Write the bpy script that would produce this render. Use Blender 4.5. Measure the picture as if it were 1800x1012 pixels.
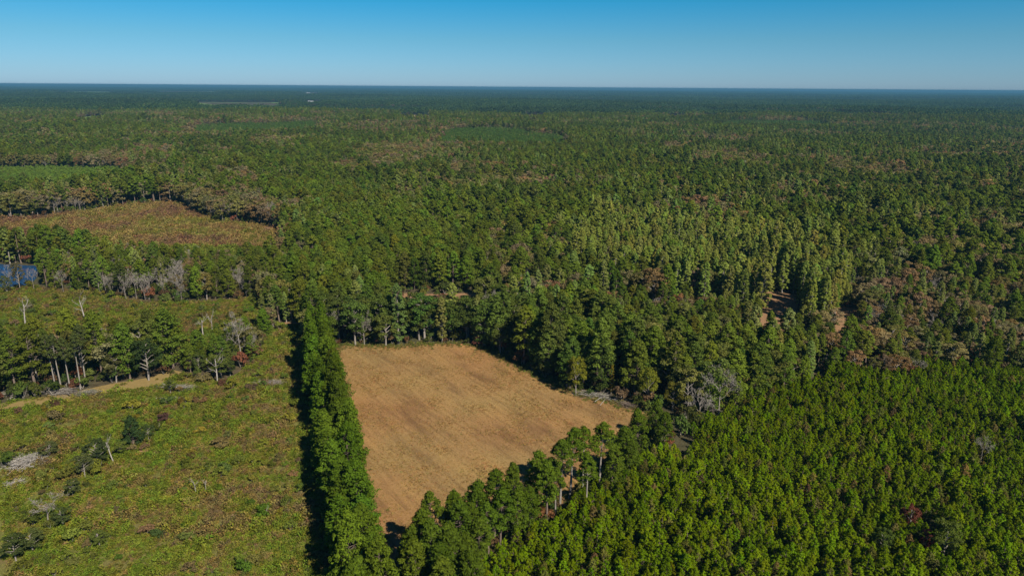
import bpy, math
import numpy as np
from mathutils import Matrix, Vector

sc = bpy.context.scene
for o in list(bpy.data.objects):
    bpy.data.objects.remove(o)
COL = sc.collection
RNG = np.random.default_rng(7)
U = RNG.uniform

# ------------------------------------------------------------------ camera
CAM_H, FPX = 100.0, 1239.0
PITCH, ROLL = math.radians(15.89), math.radians(0.40)
cam = bpy.data.cameras.new('camera')
cam.sensor_width = 36.0
cam.lens = 36.0 * FPX / 1800.0
cam.clip_start, cam.clip_end = 1.0, 120000.0
CAM = bpy.data.objects.new('camera', cam)
COL.objects.link(CAM)
CM = Matrix.Translation((0, 0, CAM_H)) @ Matrix.Rotation(math.pi / 2 - PITCH, 4, 'X') @ Matrix.Rotation(ROLL, 4, 'Z')
CAM.matrix_world = CM
sc.camera = CAM
CR = np.array(CM.to_3x3())

# ------------------------------------------------------------------ light
SUN_EL = math.radians(43)
SHADOW = np.array([-0.62, 0.785])            # the way shadows fall on the ground
SHADOW = SHADOW / np.linalg.norm(SHADOW)
sun_dir = np.array([-SHADOW[0] * math.cos(SUN_EL), -SHADOW[1] * math.cos(SUN_EL), math.sin(SUN_EL)])
sl = bpy.data.lights.new('sun', 'SUN')
sl.energy, sl.angle, sl.color = 4.2, math.radians(0.53), (1.0, 0.93, 0.82)
SUN = bpy.data.objects.new('sun', sl)
SUN.rotation_euler = Vector((-sun_dir[0], -sun_dir[1], -sun_dir[2])).to_track_quat('-Z', 'Y').to_euler()
SUN.location = (0, 0, 400)
COL.objects.link(SUN)
w = bpy.data.worlds.new('World')
sc.world = w
w.use_nodes = True
nt = w.node_tree
nt.nodes.clear()
sky = nt.nodes.new('ShaderNodeTexSky')
sky.sky_type = 'NISHITA'
sky.sun_disc = False
sky.sun_elevation = SUN_EL
sky.sun_rotation = math.atan2(sun_dir[0], sun_dir[1])
sky.altitude, sky.air_density, sky.dust_density, sky.ozone_density = 300, 1.0, 0.3, 2.5
tc = nt.nodes.new('ShaderNodeTexCoord')
sx = nt.nodes.new('ShaderNodeSeparateXYZ')
nt.links.new(tc.outputs['Generated'], sx.inputs[0])
rp = nt.nodes.new('ShaderNodeValToRGB')          # clean autumn air: the blue deepens fast with height
els = rp.color_ramp.elements
els[0].position, els[0].color = 0.0, (0.36, 0.58, 0.99, 1)
els[1].position, els[1].color = 0.25, (0.16, 0.52, 0.80, 1)
for p_, c_ in ((0.03, (0.30, 0.565, 0.90, 1)), (0.06, (0.235, 0.545, 0.79, 1)), (0.11, (0.08, 0.535, 0.797, 1))):
    e = els.new(p_); e.color = c_
nt.links.new(sx.outputs['Z'], rp.inputs[0])
mx = nt.nodes.new('ShaderNodeMix'); mx.data_type = 'RGBA'; mx.blend_type = 'MULTIPLY'
mx.inputs[0].default_value = 1.0
nt.links.new(sky.outputs[0], mx.inputs[6])
nt.links.new(rp.outputs[0], mx.inputs[7])
bg = nt.nodes.new('ShaderNodeBackground')
bg.inputs[1].default_value = 0.0516
nt.links.new(mx.outputs[2], bg.inputs[0])
wo = nt.nodes.new('ShaderNodeOutputWorld')
nt.links.new(bg.outputs[0], wo.inputs[0])
vs = sc.view_settings
vs.view_transform, vs.look, vs.exposure, vs.gamma, vs.use_curve_mapping = 'Standard', 'None', 1.1, 1.0, False
cy = sc.cycles
cy.max_bounces, cy.diffuse_bounces, cy.glossy_bounces, cy.transmission_bounces = 5, 3, 2, 3
cy.volume_bounces, cy.transparent_max_bounces = 0, 4
cy.caustics_reflective = cy.caustics_refractive = False
cy.use_denoising = True

# ------------------------------------------------------------------ helpers
def relief(x, y):
    """gentle rise and fall of the land, flat in the near kilometre"""
    x, y = np.asarray(x, float), np.asarray(y, float)
    d = np.sqrt(x * x + y * y)
    k = np.clip((d - 500) / 900, 0, 1); k = k * k * (3 - 2 * k)
    k2 = np.clip((d - 2500) / 3000, 0, 1)
    a = np.sin(x / 210 + 1.3) * np.cos(y / 260 + .4) * 3.0 + np.sin(x / 470 + y / 610) * 4.0 + np.sin(y / 370 - x / 900 + 2) * 3.5
    b = np.sin(x / 1900 + 1) * np.cos(y / 2300) * 8
    return k * a + k2 * b

def G(u, v, z=0.0):
    """photo pixel -> point of the plane at height z"""
    d = CR @ np.array([(u - 900) / FPX, -(v - 506) / FPX, -1.0])
    t = (z - CAM_H) / d[2]
    return np.array([d[0] * t, d[1] * t])

def P(x, y, z):
    """world -> photo pixel, depth"""
    q = (np.stack([x, y, z - CAM_H], -1)) @ CR
    dep = -q[..., 2]
    dd = np.where(dep > 1e-3, dep, 1e-3)
    return 900 + FPX * q[..., 0] / dd, 506 - FPX * q[..., 1] / dd, dep

def poly(pts, z=0.0):
    return np.array([G(u, v, z) for u, v in pts])

def inside(pg, x, y):
    r = np.zeros(len(x), bool)
    n = len(pg)
    for i in range(n):
        x0, y0 = pg[i]; x1, y1 = pg[(i + 1) % n]
        c = ((y0 > y) != (y1 > y))
        if y1 != y0:
            c &= x < (x1 - x0) * (y - y0) / (y1 - y0) + x0
            r ^= c
    return r

_T = RNG.random((256, 256))
def vnoise(x, y, s):
    """smooth value noise 0..1 with cell size s"""
    x, y = np.asarray(x) / s + 1000, np.asarray(y) / s + 1000
    xi, yi = np.floor(x).astype(int), np.floor(y).astype(int)
    fx, fy = x - xi, y - yi
    fx, fy = fx * fx * (3 - 2 * fx), fy * fy * (3 - 2 * fy)
    g = lambda a, b: _T[a % 256, b % 256]
    return (g(xi, yi) * (1 - fx) + g(xi + 1, yi) * fx) * (1 - fy) + (g(xi, yi + 1) * (1 - fx) + g(xi + 1, yi + 1) * fx) * fy

class MB:
    """collects quads and tubes into one mesh"""
    def __init__(s): s.v, s.f, s.m, s.n = [], [], [], 0
    def add(s, v, f, mi=0):
        v = np.asarray(v, float).reshape(-1, 3); f = np.asarray(f, int)
        s.v.append(v); s.f.append(f + s.n); s.m.append(np.full(len(f), mi)); s.n += len(v)
    def tube(s, pts, rad, k=5, mi=0, cap=True):
        pts = np.asarray(pts, float); n = len(pts)
        d = np.gradient(pts, axis=0); d /= np.linalg.norm(d, axis=1)[:, None] + 1e-9
        ref = np.where(np.abs(d[:, 2:3]) > .9, [[1., 0, 0]], [[0., 0, 1]])
        a = np.cross(d, ref); a /= np.linalg.norm(a, axis=1)[:, None] + 1e-9
        b = np.cross(d, a)
        th = np.arange(k) * 2 * math.pi / k
        V = pts[:, None] + np.asarray(rad)[:, None, None] * (a[:, None] * np.cos(th)[None, :, None] + b[:, None] * np.sin(th)[None, :, None])
        i, j = np.meshgrid(np.arange(n - 1), np.arange(k), indexing='ij')
        i, j = i.ravel(), j.ravel(); j2 = (j + 1) % k
        s.add(V.reshape(-1, 3), np.stack([i * k + j, (i + 1) * k + j, (i + 1) * k + j2, i * k + j2], 1), mi)
        if cap:
            e = (n - 1) * k
            tip = np.vstack([V[-1], pts[-1] + d[-1] * rad[-1] * .4])
            s.add(tip, [[q, (q + 1) % k, k, k] if False else [q, (q + 1) % k, k, k] for q in range(0)] or np.zeros((0, 4), int), mi) if False else None
    def cards(s, c, nrm, L, W, rng, mi=0, bend=.15):
        """small leaf-spray rhombs at c facing nrm"""
        n = len(c)
        nrm = nrm / (np.linalg.norm(nrm, axis=1)[:, None] + 1e-9)
        r = rng.normal(size=(n, 3))
        t = np.cross(nrm, r); t /= np.linalg.norm(t, axis=1)[:, None] + 1e-9
        b = np.cross(nrm, t)
        L = np.broadcast_to(L, n)[:, None] * .5; W = np.broadcast_to(W, n)[:, None] * .5
        q = rng.uniform(-.3, .3, (n, 1))
        V = np.stack([c - t * L, c + b * W + t * L * q + nrm * L * bend, c + t * L, c - b * W + t * L * q + nrm * L * bend], 1)
        s.add(V.reshape(-1, 3), np.arange(4 * n).reshape(n, 4), mi)
    def mesh(s, name, mats, smooth=False):
        me = bpy.data.meshes.new(name)
        if not s.v:
            return me
        v = np.vstack(s.v)
        nv = len(v)
        f = np.vstack(s.f); nf = len(f)
        me.vertices.add(nv); me.vertices.foreach_set('co', v.astype(np.float32).ravel())
        me.loops.add(nf * 4); me.loops.foreach_set('vertex_index', f.astype(np.int32).ravel())
        me.polygons.add(nf)
        me.polygons.foreach_set('loop_start', np.arange(0, nf * 4, 4, dtype=np.int32))
        me.polygons.foreach_set('material_index', np.concatenate(s.m).astype(np.int32))
        if smooth:
            me.polygons.foreach_set('use_smooth', np.ones(nf, bool))
        for m in mats: me.materials.append(m)
        me.update(calc_edges=True)
        return me

def mat(name):
    m = bpy.data.materials.new(name); m.use_nodes = True
    m.node_tree.nodes.clear()
    return m, m.node_tree.nodes, m.node_tree.links

def ramp(N, pts):
    r = N.new('ShaderNodeValToRGB'); e = r.color_ramp.elements
    e[0].position, e[0].color = pts[0][0], (*pts[0][1], 1)
    e[1].position, e[1].color = pts[-1][0], (*pts[-1][1], 1)
    for p, c in pts[1:-1]:
        q = e.new(p); q.color = (*c, 1)
    return r

def noise(N, L, src, scale, detail=4, rough=.6, sep=None):
    t = N.new('ShaderNodeTexNoise'); t.inputs['Scale'].default_value = scale
    t.inputs['Detail'].default_value = detail; t.inputs['Roughness'].default_value = rough
    L.new(src, t.inputs['Vector'])
    return t.outputs['Fac']

def mixc(N, L, fac, a, b, mode='MIX'):
    m = N.new('ShaderNodeMix'); m.data_type = 'RGBA'; m.blend_type = mode
    for s_, i in ((fac, 0), (a, 6), (b, 7)):
        if isinstance(s_, (int, float)): m.inputs[i].default_value = s_
        elif isinstance(s_, tuple): m.inputs[i].default_value = (*s_, 1)
        else: L.new(s_, m.inputs[i])
    return m.outputs[2]

# ------------------------------------------------------------------ materials
ALB = 0.72            # one scale on every surface colour, so that albedos stay natural at this exposure
def leaf_mat(name, trans=.25, gloss=.05, baked=False, rough=.45):
    m, N, L = mat(name)
    at = N.new('ShaderNodeAttribute'); at.attribute_type = 'INSTANCER'; at.attribute_name = 'tint'
    geo = N.new('ShaderNodeNewGeometry')
    r = ramp(N, [(0, (.74 * ALB, .74 * ALB, .76 * ALB)), (.5, (ALB, ALB, ALB)), (1, (1.3 * ALB, 1.27 * ALB, 1.1 * ALB))])
    L.new(geo.outputs['Random Per Island'], r.inputs[0])
    c = mixc(N, L, 1.0, at.outputs['Color'], r.outputs[0], 'MULTIPLY')
    if baked:
        a2 = N.new('ShaderNodeAttribute'); a2.attribute_name = 'ptint'
        c = mixc(N, L, 1.0, c, a2.outputs['Color'], 'MULTIPLY')
    d = N.new('ShaderNodeBsdfDiffuse'); L.new(c, d.inputs[0])
    t = N.new('ShaderNodeBsdfTranslucent')
    tcol = mixc(N, L, 1.0, c, (1.25, 1.25, .6), 'MULTIPLY'); L.new(tcol, t.inputs[0])
    x = N.new('ShaderNodeMixShader'); x.inputs[0].default_value = trans
    L.new(d.outputs[0], x.inputs[1]); L.new(t.outputs[0], x.inputs[2])
    g = N.new('ShaderNodeBsdfGlossy'); g.inputs['Roughness'].default_value = rough; g.inputs[0].default_value = (.8, .85, .9, 1)
    y = N.new('ShaderNodeMixShader'); y.inputs[0].default_value = gloss
    L.new(x.outputs[0], y.inputs[1]); L.new(g.outputs[0], y.inputs[2])
    o = N.new('ShaderNodeOutputMaterial'); L.new(y.outputs[0], o.inputs[0])
    return m

def bark_mat(name, c0, c1):
    m, N, L = mat(name)
    tcn = N.new('ShaderNodeTexCoord')
    mp = N.new('ShaderNodeMapping'); mp.inputs['Scale'].default_value = (3, 3, .5); L.new(tcn.outputs['Object'], mp.inputs[0])
    f = noise(N, L, mp.outputs[0], 1.6, 3)
    r = ramp(N, [(.3, tuple(q * ALB for q in c0)), (.7, tuple(q * ALB for q in c1))]); L.new(f, r.inputs[0])
    b = N.new('ShaderNodeBsdfPrincipled'); L.new(r.outputs[0], b.inputs['Base Color']); b.inputs['Roughness'].default_value = .9
    b.inputs['Specular IOR Level'].default_value = .15
    o = N.new('ShaderNodeOutputMaterial'); L.new(b.outputs[0], o.inputs[0])
    return m

NEEDLE = leaf_mat('pine_needles', .32, .0)
LEAF = leaf_mat('broad_leaves', .34, .0)
WEED = leaf_mat('weeds', .30, .0)
PATCH = leaf_mat('far_canopy', .2, .0, True)
BARK = bark_mat('pine_bark', (.10, .075, .055), (.24, .18, .14))
GREYBARK = bark_mat('grey_bark', (.17, .145, .12), (.36, .32, .27))
DEADWOOD = bark_mat('dead_wood', (.24, .21, .17), (.46, .42, .37))

def surf(name, build):
    m, N, L = mat(name)
    g = N.new('ShaderNodeNewGeometry')
    b = N.new('ShaderNodeBsdfPrincipled'); b.inputs['Roughness'].default_value = .95
    b.inputs['Specular IOR Level'].default_value = .08
    build(N, L, g.outputs['Position'], b)
    src = b.inputs['Base Color'].links[0].from_socket
    L.new(mixc(N, L, 1.0, src, (ALB, ALB, ALB), 'MULTIPLY'), b.inputs['Base Color'])
    o = N.new('ShaderNodeOutputMaterial'); L.new(b.outputs[0], o.inputs[0])
    return m

def _bump(N, L, h, b, strength, dist):
    u = N.new('ShaderNodeBump'); u.inputs['Strength'].default_value = strength; u.inputs['Distance'].default_value = dist
    L.new(h, u.inputs['Height']); L.new(u.outputs[0], b.inputs['Normal'])

def g_floor(N, L, pos, b):
    f1 = noise(N, L, pos, .012, 5); f2 = noise(N, L, pos, .5, 5, .7)
    r1 = ramp(N, [(.35, (.050, .060, .022)), (.5, (.075, .062, .032)), (.68, (.11, .078, .045))]); L.new(f1, r1.inputs[0])
    r2 = ramp(N, [(.3, (.55, .55, .55)), (.7, (1.4, 1.4, 1.4))]); L.new(f2, r2.inputs[0])
    L.new(mixc(N, L, 1.0, r1.outputs[0], r2.outputs[0], 'MULTIPLY'), b.inputs['Base Color'])
    _bump(N, L, f2, b, .6, .5)
FLOOR = surf('forest_floor', g_floor)

ROWDIR = G(1010, 865) - G(690, 640)          # mowing direction over the field
ROWANG = math.atan2(ROWDIR[1], ROWDIR[0])
def g_field(N, L, pos, b):
    mp = N.new('ShaderNodeMapping'); mp.vector_type = 'TEXTURE'
    mp.inputs['Rotation'].default_value = (0, 0, ROWANG); mp.inputs['Scale'].default_value = (14, 1, 1)
    L.new(pos, mp.inputs[0])
    streak = noise(N, L, mp.outputs[0], .62, 6, .72)
    mp2 = N.new('ShaderNodeMapping'); mp2.vector_type = 'TEXTURE'
    mp2.inputs['Rotation'].default_value = (0, 0, ROWANG); mp2.inputs['Scale'].default_value = (3.0, 1, 1); L.new(pos, mp2.inputs[0])
    patch = noise(N, L, mp2.outputs[0], .09, 4, .6)
    fine = noise(N, L, pos, 1.7, 6, .8)
    big = noise(N, L, pos, .022, 3, .5)
    mp3 = N.new('ShaderNodeMapping'); mp3.vector_type = 'TEXTURE'; mp3.inputs['Rotation'].default_value = (0, 0, ROWANG); L.new(pos, mp3.inputs[0])
    wv = N.new('ShaderNodeTexWave'); wv.bands_direction = 'Y'; wv.inputs['Scale'].default_value = .125; wv.inputs['Distortion'].default_value = 5.5
    wv.inputs['Detail'].default_value = 3; wv.inputs['Detail Scale'].default_value = .35; L.new(mp3.outputs[0], wv.inputs['Vector'])
    r = ramp(N, [(.25, (.180, .104, .042)), (.45, (.268, .166, .067)), (.68, (.352, .226, .096))]); L.new(fine, r.inputs[0])
    r2 = ramp(N, [(.30, (.62, .60, .62)), (.47, (1, 1, 1)), (.72, (1.16, 1.15, 1.1))]); L.new(streak, r2.inputs[0])
    c = mixc(N, L, 1.0, r.outputs[0], r2.outputs[0], 'MULTIPLY')
    r3 = ramp(N, [(.32, (.58, .55, .60)), (.46, (.94, .93, .94)), (.7, (1.08, 1.08, 1.0))]); L.new(patch, r3.inputs[0])
    c = mixc(N, L, 1.0, c, r3.outputs[0], 'MULTIPLY')
    r4 = ramp(N, [(.35, (1.06, .92, .88)), (.65, (.97, 1.03, .96))]); L.new(big, r4.inputs[0])
    c = mixc(N, L, 1.0, c, r4.outputs[0], 'MULTIPLY')
    r5 = ramp(N, [(.1, (.955, .95, .945)), (.55, (1.0, 1.0, 1.0)), (.9, (1.03, 1.03, 1.03))]); L.new(wv.outputs['Fac'], r5.inputs[0])
    c = mixc(N, L, 1.0, c, r5.outputs[0], 'MULTIPLY')
    L.new(c, b.inputs['Base Color'])
    h = N.new('ShaderNodeMath'); h.operation = 'ADD'; L.new(fine, h.inputs[0]); L.new(streak, h.inputs[1])
    _bump(N, L, h.outputs[0], b, .5, .22)
FIELD = surf('mown_straw', g_field)

def g_scrub(N, L, pos, b):
    f1 = noise(N, L, pos, .11, 5, .7); f2 = noise(N, L, pos, 1.2, 5, .75)
    r1 = ramp(N, [(.32, (.11, .115, .022)), (.47, (.15, .15, .032)), (.58, (.165, .145, .042)), (.7, (.175, .13, .05))]); L.new(f1, r1.inputs[0])
    r2 = ramp(N, [(.28, (.5, .5, .5)), (.7, (1.4, 1.4, 1.4))]); L.new(f2, r2.inputs[0])
    L.new(mixc(N, L, 1.0, r1.outputs[0], r2.outputs[0], 'MULTIPLY'), b.inputs['Base Color'])
    _bump(N, L, f2, b, .8, .5)
SCRUB = surf('scrub_soil', g_scrub)

def g_brown(N, L, pos, b):
    f1 = noise(N, L, pos, .04, 5, .65); f2 = noise(N, L, pos, .6, 5, .75)
    r1 = ramp(N, [(.32, (.22, .17, .06)), (.47, (.23, .145, .065)), (.6, (.20, .10, .055)), (.72, (.13, .12, .04))]); L.new(f1, r1.inputs[0])
    r2 = ramp(N, [(.28, (.55, .55, .55)), (.7, (1.35, 1.35, 1.35))]); L.new(f2, r2.inputs[0])
    L.new(mixc(N, L, 1.0, r1.outputs[0], r2.outputs[0], 'MULTIPLY'), b.inputs['Base Color'])
    _bump(N, L, f2, b, .8, .5)
BROWN = surf('dry_clearing', g_brown)

def earth(c0, c1):
    def fn(N, L, pos, b):
        f2 = noise(N, L, pos, .9, 5, .75)
        r = ramp(N, [(.3, c0), (.7, c1)]); L.new(f2, r.inputs[0]); L.new(r.outputs[0], b.inputs['Base Color'])
        _bump(N, L, f2, b, .5, .2)
    return fn
TRACK = surf('track_straw', earth((.19, .135, .045), (.30, .21, .08)))
SOIL = surf('bare_soil', earth((.20, .11, .055), (.34, .20, .10)))
CROP = surf('green_crop', earth((.11, .17, .035), (.14, .21, .042)))
TAN = surf('tan_field', earth((.22, .16, .08), (.32, .23, .12)))

def water_mat():
    m, N, L = mat('pond_water')
    b = N.new('ShaderNodeBsdfPrincipled'); b.inputs['Base Color'].default_value = (.011, .043, .108, 1); b.inputs['Roughness'].default_value = .06
    g = N.new('ShaderNodeNewGeometry')
    f = noise(N, L, g.outputs['Position'], 1.3, 3); _bump(N, L, f, b, .15, .05)
    o = N.new('ShaderNodeOutputMaterial'); L.new(b.outputs[0], o.inputs[0])
    return m
WATER = water_mat()

# ------------------------------------------------------------------ object helpers
def obj(name, me, parent=None):
    o = bpy.data.objects.new(name, me); COL.objects.link(o)
    if parent: o.parent = parent
    return o
def tag(o, label=None, cat=None, group=None, kind=None):
    if label: o['label'] = label
    if cat: o['category'] = cat
    if group: o['group'] = group
    if kind: o['kind'] = kind
    return o

# ------------------------------------------------------------------ the land
def make_ground():
    rad = np.concatenate([[1.0], np.geomspace(60, 46000, 110)])
    K = 220
    th = np.arange(K) * 2 * math.pi / K
    X = rad[:, None] * np.cos(th); Y = rad[:, None] * np.sin(th)
    Z = relief(X, Y)
    mb = MB()
    n = len(rad)
    i, j = np.meshgrid(np.arange(n - 1), np.arange(K), indexing='ij'); i, j = i.ravel(), j.ravel(); j2 = (j + 1) % K
    mb.add(np.stack([X, Y, Z], -1).reshape(-1, 3), np.stack([i * K + j, (i + 1) * K + j, (i + 1) * K + j2, i * K + j2], 1))
    mb.add(np.stack([X[0], Y[0], Z[0]], -1), [[q, q + 1, q + 2, q + 2] for q in range(0)] or np.zeros((0, 4), int))
    o = obj('ground', mb.mesh('ground', [FLOOR], True))
    return tag(o, kind='structure', label='forest floor of leaf litter stretching to the horizon')
make_ground()

def sheet(name, pg, z, m, label=None, follow=False, wob=1.2):
    """a flat piece of land; outline refined with small wobbles so that no edge is ruler-straight"""
    out = []
    n = len(pg)
    for i in range(n):
        a, b = pg[i], pg[(i + 1) % n]
        k = max(1, int(np.linalg.norm(b - a) / 4)) if not follow else max(1, int(np.linalg.norm(b - a) / 40))
        for q in range(k):
            p = a + (b - a) * q / k
            out.append(p)
    out = np.array(out)
    out += (np.stack([vnoise(out[:, 0], out[:, 1], 5), vnoise(out[:, 0] + 77, out[:, 1], 5)], 1) - .5) * 2 * wob
    zz = relief(out[:, 0], out[:, 1]) + z
    me = bpy.data.meshes.new(name)
    me.from_pydata([(a, b, c) for (a, b), c in zip(out, zz)], [], [list(range(len(out)))])
    me.materials.append(m)
    o = obj(name, me)
    return tag(o, kind='structure', label=label)

PG = {}
PG['field'] = poly([(592, 607), (640, 607), (700, 609), (745, 604), (815, 604), (865, 616), (905, 640), (955, 664), (1008, 690), (1060, 702),
                    (1112, 714), (1150, 738), (1090, 792), (1010, 868), (930, 915), (840, 958), (775, 1005), (740, 1080), (720, 1300), (700, 1300), (680, 1080), (655, 985), (615, 810), (580, 632)])
PG['clear1'] = poly([(-160, 1300), (700, 1300), (648, 1080), (630, 985), (592, 810), (556, 645), (534, 575), (500, 570), (472, 585), (447, 637), (395, 670), (300, 657),
                     (200, 674), (140, 690), (0, 707), (-160, 727)])
PG['clear2'] = poly([(-160, 662), (0, 655), (120, 652), (230, 640), (330, 632), (420, 606), (478, 566), (470, 546), (440, 524), (330, 532), (250, 530), (150, 512), (80, 508), (60, 502), (-20, 510), (-160, 512)])
PG['shore'] = poly([(-160, 516), (-20, 512), (60, 502), (80, 512), (76, 478), (64, 464), (-160, 462)])
PG['edge'] = poly([(1150, 730), (1205, 788), (1140, 835), (1065, 895), (985, 955), (885, 1005), (830, 1060), (800, 1400), (680, 1400), (690, 1060), (765, 985), (835, 943), (922, 898), (1000, 855), (1078, 780)])
PG['clear3'] = poly([(-160, 452), (70, 452), (200, 468), (350, 480), (497, 470), (500, 404), (450, 394), (375, 388), (312, 354), (200, 364), (60, 382), (-160, 395)])
PG['pond'] = poly([(-120, 508), (-20, 507), (52, 500), (68, 480), (60, 467), (0, 464), (-120, 466)])
PG['gap1'] = poly([(672, 590), (850, 585), (850, 510), (675, 512)])
PG['gap2'] = poly([(1334, 606), (1392, 610), (1404, 518), (1338, 510)])
PG['gap3'] = poly([(1460, 622), (1508, 622), (1516, 544), (1468, 536)])
PG['soil1'] = poly([(690, 531), (735, 524), (760, 519), (790, 527), (842, 527), (840, 515), (790, 517), (760, 516), (690, 515)])
PG['young'] = poly([(2100, 672), (1800, 664), (1650, 655), (1560, 668), (1500, 656), (1440, 672), (1390, 692), (1330, 714), (1260, 747), (1180, 785), (1108, 825), (1040, 885), (962, 938), (870, 985), (815, 1040), (790, 1400), (2400, 1400)])
PG['track'] = poly([(-80, 737), (0, 724), (120, 703), (210, 688), (275, 680), (325, 655), (305, 648), (262, 663), (200, 674), (130, 690), (0, 710), (-80, 720)])
def opening(u0, u1, vt, vb, k=.86):
    """an opening in the far forest whose floor shows over the trees before it"""
    a, b, c, d = G(u0, vt), G(u1, vt), G(u1, vb), G(u0, vb)
    w = np.array([b + (c - b) * .1, c * k, d * k, a + (d - a) * .2, a + (b - a) * .12, (a + b) / 2 * 1.01])
    return w
PG['rowstrip'] = poly([(545, 600), (594, 618), (630, 815), (668, 985), (700, 1100), (720, 1400), (600, 1400), (630, 990), (585, 810), (550, 645)])
PG['tan1'] = opening(702, 756, 202, 207, .82); PG['tan2'] = opening(916, 957, 201, 205, .82)
PG['tan3'] = opening(1172, 1205, 205, 207, .88); PG['tan4'] = opening(1236, 1258, 247, 252, .9); PG['tan7'] = opening(1236, 1262, 205.5, 207.5, .88)
PG['tan5'] = opening(134, 163, 211, 217); PG['tan6'] = opening(530, 568, 163.4, 166)
PG['crop1'] = opening(-60, 216, 276, 296, .88); PG['crop2'] = opening(345, 495, 178, 189, .9)
PG['crop3'] = opening(115, 205, 162.5, 165); PG['crop4'] = opening(280, 385, 161.5, 164); PG['crop5'] = opening(148, 190, 205, 211, .84)
PG['yard'] = opening(528, 562, 178, 181)

sheet('mown_field', PG['field'], .02, FIELD, 'mown straw coloured field between the pine row and the wood', wob=1.6)
sheet('clearing_ground', PG['clear1'], .012, SCRUB, 'cut over clearing of green and brown weeds left of the pine row')
sheet('scrub_ground', PG['clear2'], .012, SCRUB, 'scrubby ground between the two strips of trees')
sheet('brown_clearing', PG['clear3'], .012, BROWN, 'reddish brown dry clearing beyond the pond')
sheet('dirt_track', PG['track'], .03, TRACK, 'straw coloured track crossing the left edge of the clearing')
for px in ([(92, 985), (150, 905), (178, 880), (190, 862), (172, 862), (130, 895), (80, 960)], [(200, 845), (232, 815), (285, 778), (312, 752), (300, 748), (262, 776), (205, 812), (188, 835)], [(500, 590), (533, 582), (535, 566), (500, 566)], [(660, 1000), (720, 1180), (735, 1090), (718, 985), (690, 920), (668, 940)]):
    sheet('worn_soil', poly(px), .035, SOIL, 'strip of worn reddish soil showing through the weeds')
for i, k in enumerate(('soil1', 'gap2', 'gap3')):
    sheet('bare_ground', PG[k], .02, SOIL, ['bare reddish earth seen between the trees behind the field', 'sandy bare earth in the wood, left of two openings', 'sandy bare earth in the wood, right of two openings'][i])
sheet('pond', PG['pond'], .03, WATER, 'small deep blue pond behind trees at the left edge')
for k in ('tan1', 'tan2', 'tan3', 'tan4', 'tan5', 'tan6', 'tan7'):
    sheet('tan_field', PG[k], .6, TAN, 'pale tan open field far off in the forest', True, 6)
for k in ('crop1', 'crop2', 'crop3', 'crop4', 'crop5', 'yard'):
    sheet('green_field', PG[k], .6, CROP, 'even green field far off in the forest', True, 6)

# ------------------------------------------------------------------ tree prototypes: (trunk builder, crown builder)
def on_clump(c, rc, n, rng, flat=.7, up=.25, jit=.7):
    d = rng.normal(size=(n, 3)); d /= np.linalg.norm(d, axis=1)[:, None]
    d[:, 2] = np.where(d[:, 2] < -.35, -d[:, 2], d[:, 2])
    p = c + d * rc * (rng.uniform(.45, 1.05, (n, 1))) * np.array([1, 1, flat])
    nr = d + rng.normal(size=(n, 3)) * jit + np.array([0, 0, up])
    return p, nr

def spine(H, rng, lean=.02, n=6):
    t = np.linspace(0, 1, n)
    wx, wy = rng.normal(0, lean, 2)
    return np.stack([H * (wx * t + .006 * np.sin(t * 5 + rng.uniform(0, 6))), H * (wy * t + .006 * np.sin(t * 4 + rng.uniform(0, 6))), H * t], 1)

def pine(rng, H, zb, R, ncl, cpc, cs, br=True, top=.65, mats=(BARK, NEEDLE), narrow=.55):
    T, C = MB(), MB()
    sp = spine(H * .97, rng)
    at = lambda z: np.array([np.interp(z, sp[:, 2], sp[:, 0]), np.interp(z, sp[:, 2], sp[:, 1]), z])
    T.tube(sp, np.linspace(.016 * H + .04, .03, len(sp)), 6 if br else 4)
    Zb = H * zb
    az = rng.uniform(0, 6.28)
    asym = rng.uniform(0, 6.28)
    for i in range(ncl):
        t = (i + rng.uniform(0, 1)) / ncl
        t = t ** .85
        az += 2.4 + rng.normal(0, .5)
        prof = ((1 - t) ** narrow) * (.6 + .4 * min(1, t / .22)) * (1 + .18 * math.cos(az - asym))
        rad = R * prof * (.35 + .65 * math.sqrt(rng.uniform(.05, 1)))
        z = Zb + (H - Zb) * t * .96
        rc = R * rng.uniform(.24, .38) * (.55 + .45 * (1 - t) ** .5)
        c = at(z) + np.array([math.cos(az) * rad, math.sin(az) * rad, rad * rng.uniform(-.05, .28)])
        p, nr = on_clump(c, rc, cpc, rng, .72, .35, .5)
        s = cs * rng.uniform(.7, 1.3, cpc)
        C.cards(p, nr, s * 1.5, s * .75, rng)
        if br and rad > .8:
            o = at(max(Zb * .95, z - rad * .25))
            T.tube(np.array([o, (o + c) / 2 + [0, 0, -.1 * rad * .5], c]), [.05 + .012 * rad, .04 + .006 * rad, .02], 3)
    n = cpc
    p, nr = on_clump(at(H * .965), R * .2, n, rng, 1.5, .3, .7)
    C.cards(p, nr, cs * 1.4, cs * .7, rng)
    return T, C, mats

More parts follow.
